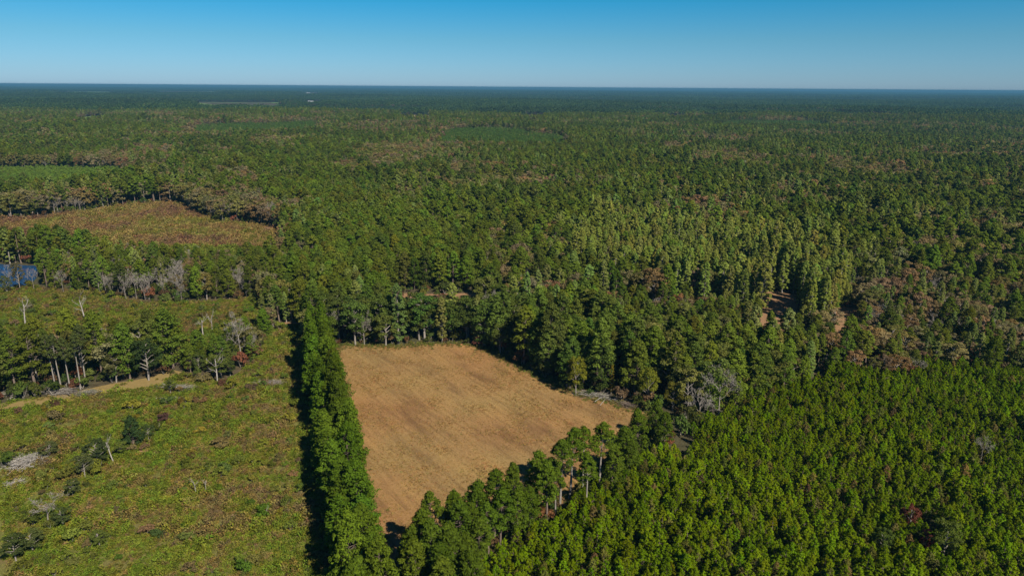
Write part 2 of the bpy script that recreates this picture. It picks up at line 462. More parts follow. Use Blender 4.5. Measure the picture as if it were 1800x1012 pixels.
def broad(rng, H, zb, R, lobes, cpc, cs, br=True, mats=(GREYBARK, LEAF), squash=1.0, sub=4):
    T, C = MB(), MB()
    sp = spine(H * .8, rng, .03)
    at = lambda z: np.array([np.interp(z, sp[:, 2], sp[:, 0]), np.interp(z, sp[:, 2], sp[:, 1]), z])
    T.tube(sp, np.linspace(.018 * H + .05, .05, len(sp)), 6 if br else 4)
    Zb = H * zb; zc = (Zb + H) / 2; hz = (H - Zb) / 2
    az = rng.uniform(0, 6.28)
    for i in range(lobes):
        t = (i + .5) / lobes
        e = -0.75 + 1.7 * t
        az += 2.4 + rng.normal(0, .35)
        rr = math.sqrt(max(0, 1 - e * e)) if abs(e) < 1 else 0
        k = rng.uniform(.6, .9)
        c = at(zc) + np.array([math.cos(az) * rr * R * k, math.sin(az) * rr * R * k, e * hz * .78])
        rl = R * rng.uniform(.30, .46)
        for q in range(sub):
            d = rng.normal(size=3); d[2] = abs(d[2]) * .8 - .2; d /= np.linalg.norm(d)
            cc = c + d * rl * .6
            p, nr = on_clump(cc, rl * .66, cpc, rng, .85, .25, .45)
            s = cs * rng.uniform(.7, 1.3, cpc)
            C.cards(p, nr, s * 1.15, s * .95, rng)
        if br:
            o = at(max(Zb * .7, min(H * .72, c[2] - rr * R * .6)))
            T.tube(np.array([o, (o + c) / 2 + [0, 0, .1 * R], c]), [.012 * H, .007 * H, .03], 4)
    return T, C, mats

def bare(rng, H, spread, depth, twigs=400, mats=(GREYBARK, GREYBARK), lean=.04, wood=1.0):
    """leafless skeleton: trunk, forking limbs and a haze of twigs"""
    T, C = MB(), MB()
    sp = spine(H * .62, rng, lean)
    T.tube(sp, np.linspace(.014 * H + .05, .006 * H + .03, len(sp)) * wood, 6)
    tips = []
    def grow(mb, o, d, L, r, k):
        d = d / np.linalg.norm(d)
        m = o + d * L * .5 + rng.normal(0, .07 * L, 3)
        e = o + d * L + np.array([0, 0, .1 * L]) + rng.normal(0, .08 * L, 3)
        mb.tube(np.array([o, m, e]), np.array([r, r * .8, r * .55]), 4 if k > 1 else 3)
        tips.append((m, e))
        if k > 0:
            for _ in range(3 if k > 1 else 2):
                nd = d + rng.normal(0, .55, 3) + [0, 0, .12]
                grow(C, o + (e - o) * rng.uniform(.55, 1), nd, L * rng.uniform(.5, .8), r * .55, k - 1)
    top = sp[-1]
    nl = rng.integers(5, 8)
    for i in range(nl):
        z = rng.uniform(.42, 1.0)
        o = np.array([np.interp(z, np.linspace(0, 1, len(sp)), sp[:, a]) for a in range(3)])
        a = i * 2.4 + rng.uniform(0, 1)
        grow(C, o, np.array([math.cos(a) * spread, math.sin(a) * spread, rng.uniform(.5, 1.1)]), H * rng.uniform(.18, .3), .006 * H * wood, depth)
    if twigs:
        k = rng.integers(0, len(tips), twigs)
        f = rng.uniform(0, 1, (twigs, 1))
        a = np.array([t[0] for t in tips])[k]; b = np.array([t[1] for t in tips])[k]
        o = a + (b - a) * f
        d = rng.normal(size=(twigs, 3)) + (b - a) / (np.linalg.norm(b - a, axis=1)[:, None]) + [0, 0, .3]
        d /= np.linalg.norm(d, axis=1)[:, None]
        L = rng.uniform(.03, .075, (twigs, 1)) * H
        s = np.cross(d, rng.normal(size=(twigs, 3))); s /= np.linalg.norm(s, axis=1)[:, None]
        w_ = .022 + .0012 * H
        V = np.stack([o - s * w_, o + s * w_, o + d * L + s * w_ * .4, o + d * L - s * w_ * .4], 1)
        C.add(V.reshape(-1, 3), np.arange(4 * twigs).reshape(-1, 4))
    return T, C, mats

def bush(rng, R, H, ncl, cpc, cs, mats=(GREYBARK, LEAF)):
    T, C = MB(), MB()
    for i in range(4):
        a = rng.uniform(0, 6.28); T.tube(np.array([[0, 0, -.05], [math.cos(a) * R * .3, math.sin(a) * R * .3, H * .35], [math.cos(a) * R * .5, math.sin(a) * R * .5, H * .7]]), [.05, .035, .015], 3)
    for i in range(ncl):
        a = rng.uniform(0, 6.28); r = math.sqrt(rng.uniform(0, 1)) * R * .72
        z = H * (.25 + .55 * (1 - (r / R) ** 2) * rng.uniform(.3, 1.1))
        p, nr = on_clump(np.array([math.cos(a) * r, math.sin(a) * r, z]), R * rng.uniform(.26, .4), cpc, rng, .8, .3, .7)
        p[:, 2] = np.maximum(p[:, 2], .03)
        s = cs * rng.uniform(.7, 1.3, cpc)
        C.cards(p, nr, s * 1.2, s * .9, rng)
    return T, C, mats

R_ = lambda s: np.random.default_rng(s)
PROTO = {}       # kind -> list of (trunk mesh, crown mesh, height) ; 'kind/mid', 'kind/low' -> joined meshes
def proto(kind, tcm, H):
    T, C, m = tcm
    k = len(PROTO.setdefault(kind, []))
    t = T.mesh(kind + '_trunk', [m[0]], True); c = C.mesh(kind + '_crown', [m[1]])
    J = MB()
    for src, mi in ((T, 0), (C, 1)):
        if src.v: J.add(np.vstack(src.v), np.vstack(src.f), mi)
    j = J.mesh(kind + '_whole', list(m)) if True else None
    PROTO[kind].append((t, c, H, j))

for s in range(6): proto('pine', pine(R_(100 + s), 21, U(.26, .46), U(3.7, 4.6), 50, 62, .42), 21)
for s in range(4): proto('tall_pine', pine(R_(150 + s), 21, U(.52, .62), U(3.4, 4.2), 38, 60, .42, mats=(GREYBARK, NEEDLE)), 21)
for s in range(5): proto('full_pine', pine(R_(200 + s), 19, U(.08, .16), U(4.0, 4.7), 74, 60, .42, narrow=.5), 19)
for s in range(5): proto('young', pine(R_(300 + s), 5.6, .10, U(1.2, 1.5), 36, 32, .18, narrow=.45), 5.6)
for s in range(6): proto('broad', broad(R_(400 + s), 17, U(.08, .2), U(4.4, 5.4), 16, 58, .42), 17)
for s in range(4): proto('poplar', pine(R_(500 + s), 22, .08, U(2.7, 3.2), 90, 56, .42, mats=(GREYBARK, LEAF), narrow=.36), 22)
for s in range(5): proto('bare', bare(R_(600 + s), 15, .8, 3, 900), 15)
for s in range(3): proto('snag', bare(R_(650 + s), 15, .7, 1, 30, mats=(DEADWOOD, DEADWOOD), wood=1.15), 15)
for s in range(4): proto('shrub', bush(R_(700 + s), 1.6, 2.2, 12, 40, .26), 2.2)
for s in range(3): proto('cedar', pine(R_(750 + s), 9, .03, 3.2, 60, 50, .36, narrow=.6), 9)
# mid distance
for s in range(5): proto('pine/mid', pine(R_(110 + s), 21, U(.28, .45), U(3.8, 4.6), 30, 34, .75, False), 21)
for s in range(5): proto('broad/mid', broad(R_(410 + s), 17, .15, U(4.6, 5.6), 13, 26, .75, False, sub=3), 17)
for s in range(4): proto('poplar/mid', pine(R_(510 + s), 22, .08, U(2.8, 3.2), 50, 34, .68, False, mats=(GREYBARK, LEAF), narrow=.36), 22)
for s in range(3): proto('bare/mid', bare(R_(610 + s), 15, .8, 2, 260), 15)
for s in range(4): proto('pine/low', pine(R_(120 + s), 21, .35, U(4, 4.8), 13, 14, 1.45, False), 21)
for s in range(4): proto('broad/low', broad(R_(420 + s), 17, .2, U(4.8, 5.8), 8, 11, 1.5, False, sub=2), 17)
HT = {k: v[0][2] for k, v in PROTO.items()}

# weeds
def weed_proto(rng, R, H, n, cs, upright=.3):
    C = MB()
    d = rng.normal(size=(n, 3)); d[:, 2] = np.abs(d[:, 2])
    a = rng.uniform(0, 6.28, n); r = np.sqrt(rng.uniform(0, 1, n)) * R
    p = np.stack([np.cos(a) * r, np.sin(a) * r, H * rng.uniform(.1, 1, n) * (1 - .6 * (r / R) ** 2)], 1)
    C.cards(p, d * .8 + [0, 0, upright], cs * rng.uniform(.7, 1.5, n), cs * .55, rng)
    return C.mesh('weed_clump', [WEED])
WEEDS = [weed_proto(R_(800 + s), .75, .55, 46, .34, .8) for s in range(4)] + [weed_proto(R_(810 + s), .5, 1.1, 40, .30, .5) for s in range(3)]
STRAW = [weed_proto(R_(820 + s), .5, .10, 16, .22, 1.2) for s in range(3)]

# ------------------------------------------------------------------ scatter object (geometry nodes)
HIDDEN = bpy.data.collections.new('prototypes')       # never linked: only its meshes are used
def scatter(name, meshes, xyz, idx, rot, scl, tint, label, cat=None, group=None):
    me = bpy.data.meshes.new(name)
    n = len(xyz)
    me.vertices.add(n); me.vertices.foreach_set('co', np.asarray(xyz, np.float32).ravel())
    for an, ty, dat, prop in (('pidx', 'INT', np.asarray(idx, np.int32), 'value'), ('rot', 'FLOAT_VECTOR', rot, 'vector'),
                              ('scl', 'FLOAT_VECTOR', scl, 'vector'), ('tint', 'FLOAT_COLOR', np.concatenate([tint, np.ones((n, 1))], 1), 'color')):
        a = me.attributes.new(an, ty, 'POINT')
        a.data.foreach_set(prop, dat.ravel() if ty == 'INT' else np.asarray(dat, np.float32).ravel())
    o = obj(name, me)
    g = bpy.data.node_groups.new(name, 'GeometryNodeTree')
    g.interface.new_socket('Geometry', in_out='INPUT', socket_type='NodeSocketGeometry')
    g.interface.new_socket('Geometry', in_out='OUTPUT', socket_type='NodeSocketGeometry')
    N, L = g.nodes, g.links
    gi, go = N.new('NodeGroupInput'), N.new('NodeGroupOutput')
    def attr(nm, ty):
        a = N.new('GeometryNodeInputNamedAttribute'); a.data_type = ty; a.inputs[0].default_value = nm; return a.outputs[0]
    A, Rr, S = attr('pidx', 'INT'), attr('rot', 'FLOAT_VECTOR'), attr('scl', 'FLOAT_VECTOR')
    er = N.new('FunctionNodeEulerToRotation'); L.new(Rr, er.inputs[0])
    jn = N.new('GeometryNodeJoinGeometry')
    for i, pm in enumerate(meshes):
        po = bpy.data.objects.new(pm.name + '_source', pm); HIDDEN.objects.link(po)
        oi = N.new('GeometryNodeObjectInfo'); oi.inputs['Object'].default_value = po; oi.inputs['As Instance'].default_value = False
        cmpn = N.new('FunctionNodeCompare'); cmpn.data_type = 'INT'; cmpn.operation = 'EQUAL'
        ci = [s_ for s_ in cmpn.inputs if s_.type == 'INT']
        L.new(A, ci[0]); ci[1].default_value = i
        ip = N.new('GeometryNodeInstanceOnPoints')
        L.new(gi.outputs[0], ip.inputs['Points']); L.new(cmpn.outputs[0], ip.inputs['Selection']); L.new(oi.outputs['Geometry'], ip.inputs['Instance'])
        L.new(er.outputs[0], ip.inputs['Rotation']); L.new(S, ip.inputs['Scale'])
        L.new(ip.outputs[0], jn.inputs[0])
    L.new(jn.outputs[0], go.inputs[0])
    md = o.modifiers.new('scatter', 'NODES'); md.node_group = g
    return tag(o, label, cat, group, 'stuff')

# ------------------------------------------------------------------ where the trees stand
TREES = []          # dicts of arrays, by kind
def put(kind, x, y, s, tint, zone, sxy=None):
    x = np.atleast_1d(np.asarray(x, float)); n = len(x)
    s = np.broadcast_to(s, n); 
    TREES.append(dict(kind=kind, x=x, y=np.atleast_1d(np.asarray(y, float)), s=np.array(s), sxy=np.array(s if sxy is None else np.broadcast_to(sxy, n)),
                      tint=np.array(np.broadcast_to(tint, (n, 3))), zone=np.array([zone] * n) if isinstance(zone, str) else np.array(zone)))

TINT = dict(pine=(.125, .164, .020), pine_d=(.094, .130, .022), green=(.132, .150, .032), olive=(.195, .178, .055), brown=(.225, .180, .092), rust=(.235, .155, .070),
            lime=(.185, .222, .055), young=(.140, .202, .004), yellow=(.30, .24, .015), grey=(1, 1, 1))
def vary(t, n, v=.16, h=.08):
    k = RNG.normal(1, v, (n, 1)).clip(.6, 1.5)
    return np.array(t)[None] * k * (1 + RNG.normal(0, h, (n, 3)))

def grid(x0, x1, y0, y1, sp, jit=.42):
    X, Y = np.meshgrid(np.arange(x0, x1, sp), np.arange(y0, y1, sp))
    X = X + (np.arange(X.shape[0])[:, None] % 2) * sp * .5
    X = X.ravel(); Y = Y.ravel()
    return X + RNG.uniform(-jit, jit, len(X)) * sp, Y + RNG.uniform(-jit, jit, len(X)) * sp

def infrust(x, y, m=.06, add=25):
    return (np.abs(x) < y * (900 / FPX + m) * 1.0 + add) & (y > 95)

OPEN = ('rowstrip', 'field', 'clear1', 'clear2', 'clear3', 'pond', 'shore', 'edge', 'gap1', 'gap2', 'gap3', 'young')
FAROPEN = ('tan1', 'tan2', 'tan3', 'tan4', 'tan5', 'crop2', 'crop3', 'crop4', 'crop5', 'tan6', 'tan7', 'yard')
ZC = {k: poly(v, 15) for k, v in dict(
    pineblock=[(505, 300), (700, 330), (760, 400), (860, 430), (870, 500), (600, 520), (540, 520), (510, 470), (500, 400)],
    poplar=[(985, 395), (1060, 375), (1180, 385), (1300, 410), (1420, 430), (1520, 452), (1540, 490), (1420, 510), (1250, 492), (1130, 462), (1010, 450)],
    rusty=[(1440, 500), (1540, 470), (1900, 480), (1900, 640), (1560, 640), (1440, 655), (1380, 640)],
    browns=[(-100, 300), (500, 250), (505, 400), (300, 345), (0, 370), (-100, 380)],
    oaks=[(1150, 330), (1400, 340), (1900, 330), (1900, 470), (1540, 450), (1400, 410), (1180, 370)],
    strip1=[(-100, 690), (0, 680), (440, 610), (480, 555), (300, 520), (-100, 560)],
    strip2=[(-100, 510), (300, 520), (520, 520), (520, 440), (300, 420), (-100, 420)],
    greys=[(205, 525), (310, 525), (300, 450), (215, 450)], ragged=[(330, 700), (480, 640), (500, 520), (330, 520)], lowfront=[(1090, 560), (1460, 570), (1545, 510), (1430, 505), (1250, 486), (1130, 470), (1060, 478)],
    bright4=[(-60, 318), (120, 316), (222, 306), (205, 276), (100, 275), (-60, 274)],
    bright=[(742, 250), (1000, 252), (1000, 236), (880, 222), (800, 224)],
    bright2=[(330, 235), (560, 228), (560, 212), (330, 218)],
    bright3=[(1230, 217), (1480, 218), (1440, 209), (1300, 208)],
    dark1=[(820, 260), (1100, 255), (1300, 330), (1050, 370), (860, 340)],
    mixwood=[(860, 560), (950, 520), (1300, 500), (1450, 560), (1440, 650), (1260, 740), (1130, 720), (1000, 680), (920, 640)],
).items()}

def species(x, y):
    """tree kind and tint for every point of the wood"""
    n = len(x)
    k = np.array(['pine'] * n, dtype=object); t = np.zeros((n, 3)); zone = np.array(['wood'] * n, dtype=object)
    r = RNG.random(n); nz = vnoise(x, y, 130) * .45 + vnoise(x, y, 48) * .35 + vnoise(x, y, 17) * .2; nz2 = vnoise(x + 500, y, 60)
    far = np.clip((y - 500) / 1500, 0, 1)
    ph = .55 + 2.9 * (nz - .5) + .14 * (x < 0)            # share of hardwood
    wb = np.clip((np.hypot(x, y) - 200) / 500, 0, 1.6)
    wx = x + (vnoise(x + 300, y, 34) - .5) * 60 * wb; wy = y + (vnoise(x, y + 300, 46) - .5) * 130 * wb
    Z = {a: inside(b, x + (wx - x) * .25, y + (wy - y) * .25) if a.startswith('bright') else inside(b, wx, wy) for a, b in ZC.items()}
    ph = np.where(Z['pineblock'], .06, ph); ph = np.where(Z['oaks'], ph + .14, ph); ph = np.where(Z['browns'], ph + .30, ph)
    ph = np.where(Z['rusty'], .45 + .9 * (vnoise(x, y, 22) - .2), ph); ph = np.where(Z['strip1'], .34, ph); ph = np.where(Z['strip2'], .5, ph); ph = np.where(Z['bright'] | Z['bright2'] | Z['bright3'] | Z['bright4'], 0, ph)
    ph = np.where(Z['dark1'], ph - .05, ph); ph = np.where(Z['mixwood'], .32, ph)
    hw = r < ph
    k[hw] = 'broad'
    t[:] = vary(TINT['pine'], n); d = RNG.random(n) < np.where(vnoise(x, y, 110) > .55, .7, .15); t[d] = vary(TINT['pine_d'], d.sum())
    b = Z['bright'] | Z['bright2'] | Z['bright3'] | Z['bright4']; t[b] = vary((.108, .182, .032), b.sum(), .09, .04); b4 = Z['bright4']; t[b4] = vary((.19, .285, .045), b4.sum(), .08, .03)
    q = RNG.random(n) * .5 + nz2 * .5
    for lo, hi, nm in ((0, .30, 'green'), (.30, .50, 'olive'), (.50, .68, 'brown'), (.68, 1.1, 'rust')):
        m = hw & (q >= lo) & (q < hi); t[m] = vary(TINT[nm], m.sum())
    m = hw & Z['strip1'] & (RNG.random(n) < .75); t[m] = vary(TINT['green'], m.sum()) * .9
    m = Z['mixwood'] & ~hw; t[m] *= 1.1
    m = hw & Z['mixwood']; t[m] = vary(TINT['green'], m.sum()) * 1.1; mm = m & (RNG.random(n) < .2); t[mm] = vary(TINT['olive'], mm.sum())
    m = hw & Z['rusty'] & (RNG.random(n) < .5); t[m] = vary(TINT['brown'], m.sum(), .2)
    br = hw & (RNG.random(n) < np.where(Z['rusty'], .16, np.where(Z['greys'], .75, np.where(Z['strip2'], .34, np.where(Z['strip1'] | Z['browns'], .2, .12)))))
    k[br] = 'bare'; t[br] = 1
    m = Z['poplar'] & (RNG.random(n) < .9); k[m] = 'poplar'; t[m] = vary((.245, .285, .055), m.sum(), .12)
    m = (~Z['poplar']) & (RNG.random(n) < .16) & (nz2 > .56); k[m] = 'poplar'; t[m] = vary(TINT['lime'], m.sum(), .15) * 1.1
    for a in ('strip1', 'strip2', 'rusty', 'pineblock', 'poplar', 'mixwood'): zone[Z[a]] = a
    return k, t, zone, Z

def fill(x, y):
    keep = clear_of_specials(x, y)
    for a in OPEN + FAROPEN: keep &= ~inside(PG[a], x, y)
    x, y = x[keep], y[keep]
    k, t, zone, Z = species(x, y)
    n = len(x)
    s = RNG.normal(1, .12, n).clip(.68, 1.3) * (.86 + .26 * vnoise(x, y, 85))
    s = np.where(Z['rusty'], s * (.42 + .42 * vnoise(x, y, 15)), s); s = np.where(Z['pineblock'], RNG.normal(.98, .05, n), s)
    s = np.where(Z['strip1'], s * 1.08, s); s = np.where(Z['strip2'], s * .78, s); s = np.where(Z['ragged'], s * .55, s); s = np.where(Z['lowfront'], s * .5, s); s = np.where(Z['bright'] | Z['bright2'] | Z['bright3'], .5 * RNG.normal(1, .05, n), s); s = np.where(Z['bright4'], .26 * RNG.normal(1, .08, n), s)
    near = np.hypot(x, y) < 420
    m = inside(poly([(560, 640), (860, 650), (1120, 760), (1140, 690), (900, 560), (560, 560)]), x, y) & (k == 'broad'); t[m] = vary((.095, .125, .024), m.sum(), .15)
    ed = np.zeros(n, bool)
    for a in ('field', 'clear1', 'clear2', 'gap1', 'gap2', 'gap3', 'young'):
        for q in range(8):
            ed |= inside(PG[a], x + 9 * math.cos(q * .785), y + 9 * math.sin(q * .785))
    k[near & ed & (k == 'pine') & (RNG.random(n) < .72)] = 'full_pine'
    for kk in ('pine', 'full_pine', 'broad', 'poplar', 'bare'):
        m = k == kk
        if m.any():
            put(kk, x[m], y[m], s[m], t[m], zone[m], np.maximum(s[m], .6) * RNG.normal(dict(pine=1.18, full_pine=1.1, broad=1.2, poplar=1.05, bare=1)[kk], .14, m.sum()).clip(.8, 1.6))

# ---- single trees that stand out
SPECIAL = []
def one(kind, u, v, s, tint, name, label, cat, sxy=None, v_=None, lean=None, group=None):
    p = G(u, v)
    SPECIAL.append(dict(kind=kind, p=p, s=s, sxy=sxy or s, tint=tint, name=name, label=label, cat=cat, var=v_, lean=lean, group=group))
one('bare', 1228, 742, .80, (1, 1, 1), 'bare_tree', 'leafless grey tree with a rounded twiggy crown at the corner of the plantation', 'tree', 1.0)
one('broad', 1012, 694, .86, (.20, .20, .022), 'broadleaf_tree', 'yellow leaved tree at the wood edge, left of the yellow trees by the field', 'tree', .7)
one('broad', 1138, 712, .80, (.185, .20, .022), 'broadleaf_tree', 'yellow green tree at the wood edge above the dark brush pile', 'tree', .66)
one('poplar', 1074, 692, .52, (.24, .19, .02), 'poplar_tree', 'thin golden column of a tree at the wood edge above the grey fallen tree', 'tree', .34)
one('broad', 1182, 722, .62, (.15, .14, .02), 'broadleaf_tree', 'round yellowish tree beside the leafless grey tree at the plantation corner', 'tree', .62)
one('cedar', 235, 782, 1.0, (.040, .068, .022), 'cedar_tree', 'dark bushy evergreen standing alone in the weedy clearing', 'tree')
one('broad', 172, 818, .50, (.060, .080, .028), 'broadleaf_tree', 'small olive tree with a rounded crown left of the lone dark evergreen', 'tree', .62)
for u_, v_, s_, w_, c_, l_ in ((150, 838, .42, .5, (.10, .115, .04), 'grey green bushy tree at the foot of the pale leaning tree'), (128, 872, .30, .42, (.09, .11, .035), 'low dark bushy tree between the leaning tree and the grey thicket'), (112, 925, .30, .45, (.075, .10, .03), 'dark rounded bush right beside the grey leafless thicket'),
                               (58, 968, .34, .5, (.10, .12, .035), 'wide olive bush above the lower left corner tree'), (214, 800, .26, .4, (.13, .16, .03), 'fresh green bush in front of the lone dark evergreen'), (176, 960, .24, .42, (.12, .15, .03), 'low spreading green bush at the bottom of the clearing, left of centre'),
                               (262, 775, .34, .36, (.07, .10, .028), 'narrow dark bush at the right side of the lone evergreen'), (88, 800, .26, .5, (.11, .125, .04), 'low grey green thicket right of the largest brush pile'), (300, 690, .3, .42, (.12, .14, .035), 'green bushy tree behind the felled leafy tree'),
                               (350, 655, .46, .5, (.085, .11, .03), 'green bushy tree left of the white forked dead tree'), (1655, 992, .72, .66, (.10, .13, .022), 'broad olive green tree right of the dark gap in the plantation'), (1545, 985, .48, .52, (.09, .13, .022), 'rounded green tree left of the dark red brown tree'), (1620, 975, .42, .4, (.16, .055, .04), 'second red brown tree, right behind the dark red brown one')):
    one('broad', u_, v_, s_, c_, 'broadleaf_tree', l_, 'tree', w_)
one('snag', 200, 812, .66, (1, 1, 1), 'dead_tree', 'pale leaning bare tree beside the small olive tree in the clearing', 'tree', lean=(-.30, .0))
one('bare', 85, 915, .42, (1, 1, 1), 'bare_tree', 'grey leafless thicket like bush low in the left clearing', 'tree', .75)
one('broad', 28, 985, .40, (.065, .085, .025), 'broadleaf_tree', 'low dark green tree at the lower left corner of the clearing', 'tree', .55)
one('snag', 345, 868, .40, (1, 1, 1), 'dead_tree', 'thin pale bare pole standing in the middle of the clearing', 'tree', .35, 1)
one('snag', 362, 862, .30, (1, 1, 1), 'dead_tree', 'shorter pale bare pole beside the pole in mid clearing', 'tree', .3, 2)
one('snag', 383, 672, .92, (1, 1, 1), 'dead_tree', 'white forked dead tree at the near edge of the left wood', 'tree', .95, 0, (-.08, 0))
one('snag', 374, 592, 1.0, (1, 1, 1), 'dead_tree', 'tall straight grey snag without limbs behind the left wood', 'tree', .5, 1)
one('snag', 357, 592, .78, (1, 1, 1), 'dead_tree', 'white splayed snag left of the tall straight snag', 'tree', .95, 2)
one('bare', 425, 634, 1.2, (1, 1, 1), 'bare_tree', 'tall spreading leafless tree at the right end of the left wood', 'tree', 1.1)
one('snag', 150, 562, 1.0, (1, 1, 1), 'dead_tree', 'pale bare tree leaning left in the scrub behind the left wood', 'tree', 1.0, 0, (-.22, 0))
one('snag', 45, 575, 1.1, (1, 1, 1), 'dead_tree', 'bare branching tree at the far left of the scrub', 'tree', 1.2, 2, (.12, 0))
for u_, v_, s_, l_ in ((97, 679, .9, 'leftmost of the pale trunked pines behind the long grey brush pile'), (107, 683, .95, 'second of the pale trunked pines behind the long grey brush pile'), (124, 684, .9, 'third of the pale trunked pines behind the long grey brush pile'),
                       (141, 684, .95, 'fourth of the pale trunked pines behind the long grey brush pile'), (150, 671, 1.0, 'tallest pale trunked pine behind the right end of the long brush pile')):
    one('tall_pine', u_, v_, s_, (.085, .105, .030), 'pine_tree', l_, 'tree', .8)
for u_, v_, s_, l_ in ((196, 522, .75, 'leftmost bare trunk of the grey group beyond the scrub'), (222, 527, .8, 'second grey bare trunk of the group beyond the scrub'), (240, 525, .85, 'slim grey bare tree amid the group beyond the scrub'),
                       (256, 530, .9, 'tallest pale trunk of the grey group beyond the scrub'), (288, 522, .85, 'rightmost bare grey tree of the group beyond the scrub'), (320, 530, .7, 'lone pale bare tree right of the grey group beyond the scrub'), (112, 515, .8, 'bare twiggy tree right of the pond'), (18, 514, .85, 'thin bare tree in front of the pond'), (60, 509, .75, 'pale bare trunk at the right shore of the pond')):
    one('bare', u_, v_, s_, (1, 1, 1), 'bare_tree', l_, 'tree', s_ * .62)
one('broad', 14, 518, .62, (.105, .12, .035), 'broadleaf_tree', 'low leafy tree before the left half of the pond', 'tree', .5)
one('broad', 36, 511, .92, (.13, .115, .055), 'broadleaf_tree', 'brownish leafy tree screening the middle of the pond', 'tree', .62)
one('broad', 30, 668, .98, (.045, .070, .025), 'broadleaf_tree', 'large dark green tree at the left edge of the left wood', 'tree', 1.05)
one('broad', 262, 668, .95, (.045, .070, .020), 'broadleaf_tree', 'big dark spreading tree in the middle of the left wood front', 'tree', 1.1)
one('broad', 205, 672, .66, (.085, .085, .028), 'broadleaf_tree', 'olive tree left of the big dark tree in the left wood', 'tree', .8)
one('broad', 405, 662, .36, (.055, .075, .022), 'broadleaf_tree', 'small green tree right of the white forked dead tree', 'tree', .5)
one('broad', 1598, 940, .50, (.15, .050, .035), 'broadleaf_tree', 'dark red brown tree in a gap of the plantation', 'tree', .45)
one('bare', 1722, 815, .55, (1, 1, 1), 'bare_tree', 'pale leafless tree among the young pines at the right', 'tree', .45)
one('shrub', 465, 905, 1.5, (.10, .17, .018), 'shrub', 'bright green bush in the clearing near the pine row', 'bush')
one('shrub', 440, 888, .9, (.08, .13, .018), 'shrub', 'smaller green bush just left of the brightest bush', 'bush')
one('shrub', 430, 1003, 1.4, (.09, .16, .02), 'shrub', 'fresh green bush at the bottom edge of the clearing', 'bush')
one('shrub', 8, 822, 2.2, (.08, .12, .02), 'shrub', 'rounded green bush at the left edge beside the grey brush pile', 'bush')
one('shrub', 392, 678, 1.3, (.13, .065, .04), 'shrub', 'reddish brown bush at the foot of the white forked dead tree', 'bush')
one('shrub', 320, 712, 1.5, (.14, .10, .02), 'shrub', 'orange tinged conical bush in the upper clearing', 'bush', 1.1)
one('shrub', 290, 740, 1.3, (.10, .055, .045), 'shrub', 'dull maroon bush right of the lone dark evergreen', 'bush', 1.7)
one('shrub', 440, 685, 1.0, (.12, .085, .05), 'shrub', 'brown mounded thicket in the clearing near the far end of the pine row', 'bush', 2.2)
one('shrub', 100, 712, .9, (.11, .06, .04), 'shrub', 'low maroon bush beside the straw track', 'bush', 1.6)

def clear_of_specials(x, y, young=False):
    """no ordinary tree on top of, or right in front of, one that stands out"""
    k = np.ones(len(x), bool)
    for S in SPECIAL:
        if S['kind'] == 'shrub': continue
        p = S['p']; d = np.linalg.norm(p); f = p / d
        along = (x - p[0]) * f[0] + (y - p[1]) * f[1]; side = (x - p[0]) * f[1] - (y - p[1]) * f[0]
        big = S['s'] > .55 and not young and not inside(PG['young'], p[:1], p[1:])[0]
        k &= ~((np.abs(side) < (3.6 if big else 1.6)) & (along < (4 if big else 1.6)) & (along > (-11 if big else -4)))
    return k

# near and middle wood
x, y = grid(-900, 900, 96, 900, 5.3, .5); m = infrust(x, y, .05, 22) & (y < 640); fill(x[m], y[m])
x, y = grid(-1500, 1500, 640, 1500, 6.0, .5); m = infrust(x, y, .04, 15) & (y >= 640) & (y < 1400); fill(x[m], y[m])
x, y = grid(-2200, 2200, 1400, 2500, 7.4, .5); m = infrust(x, y, .03, 15); fill(x[m], y[m])

# the double row of pines along the field
row_a, row_b = G(560, 628), G(626, 1000)
rd = (row_b - row_a) / np.linalg.norm(row_b - row_a); rn = np.array([-rd[1], rd[0]])
HEDGE = []
L_ = np.linalg.norm(row_b - row_a) + 28
s_ = 0.0; i = 0
while s_ < L_:
    for side in (-1, 1):
        p = row_a + rd * (s_ + U(-1, 1) + (1.9 if side > 0 else 0)) + rn * (side * 2.1 + U(-.9, .9))
        f = s_ / L_
        put('full_pine' if U(0, 1) < .75 else 'pine', p[0], p[1], (1.16 - .2 * f) * U(.68, 1.16) * (.55 if side < 0 and abs(f - .47) < .035 else 1), vary((.090, .140, .011), 1, .18, .05)[0], 'row', U(.88, 1.1) * (.86 + .16 * min(1, f * 2)))
    s_ += 5.0; i += 1
# pines between the field and the plantation
for (u, v, s) in [(1052, 868, .92), (1092, 840, .78), (1000, 878, .95), (1024, 872, .93), (984, 896, .9), (944, 900, .84), (960, 925, .8), (905, 925, .82), (868, 945, .82), (880, 962, .75), (836, 950, .8),
                  (802, 968, .8), (830, 985, .74), (764, 990, .82), (742, 1006, .8), (790, 1020, .76), (840, 1010, .7), (1120, 800, .75), (1150, 778, .7), (1165, 800, .62), (910, 960, .7), (930, 945, .7), (1030, 905, .8), (760, 1040, .8), (812, 1000, .78), (860, 985, .72), (725, 1030, .75), (975, 920, .7), (1075, 870, .72), (1105, 850, .66), (770, 1075, .8), (830, 1075, .75), (790, 1060, .8), (735, 1075, .8), (780, 1100, .8), (820, 1040, .75)]:
    p = G(u, v); put('tall_pine' if u > 968 and u < 1062 else 'full_pine' if U(0, 1) < .5 else 'pine', p[0], p[1], s * U(.95, 1.05), vary((.088, .128, .011), 1, .12, .04)[0], 'edge', s * U(1.0, 1.2))
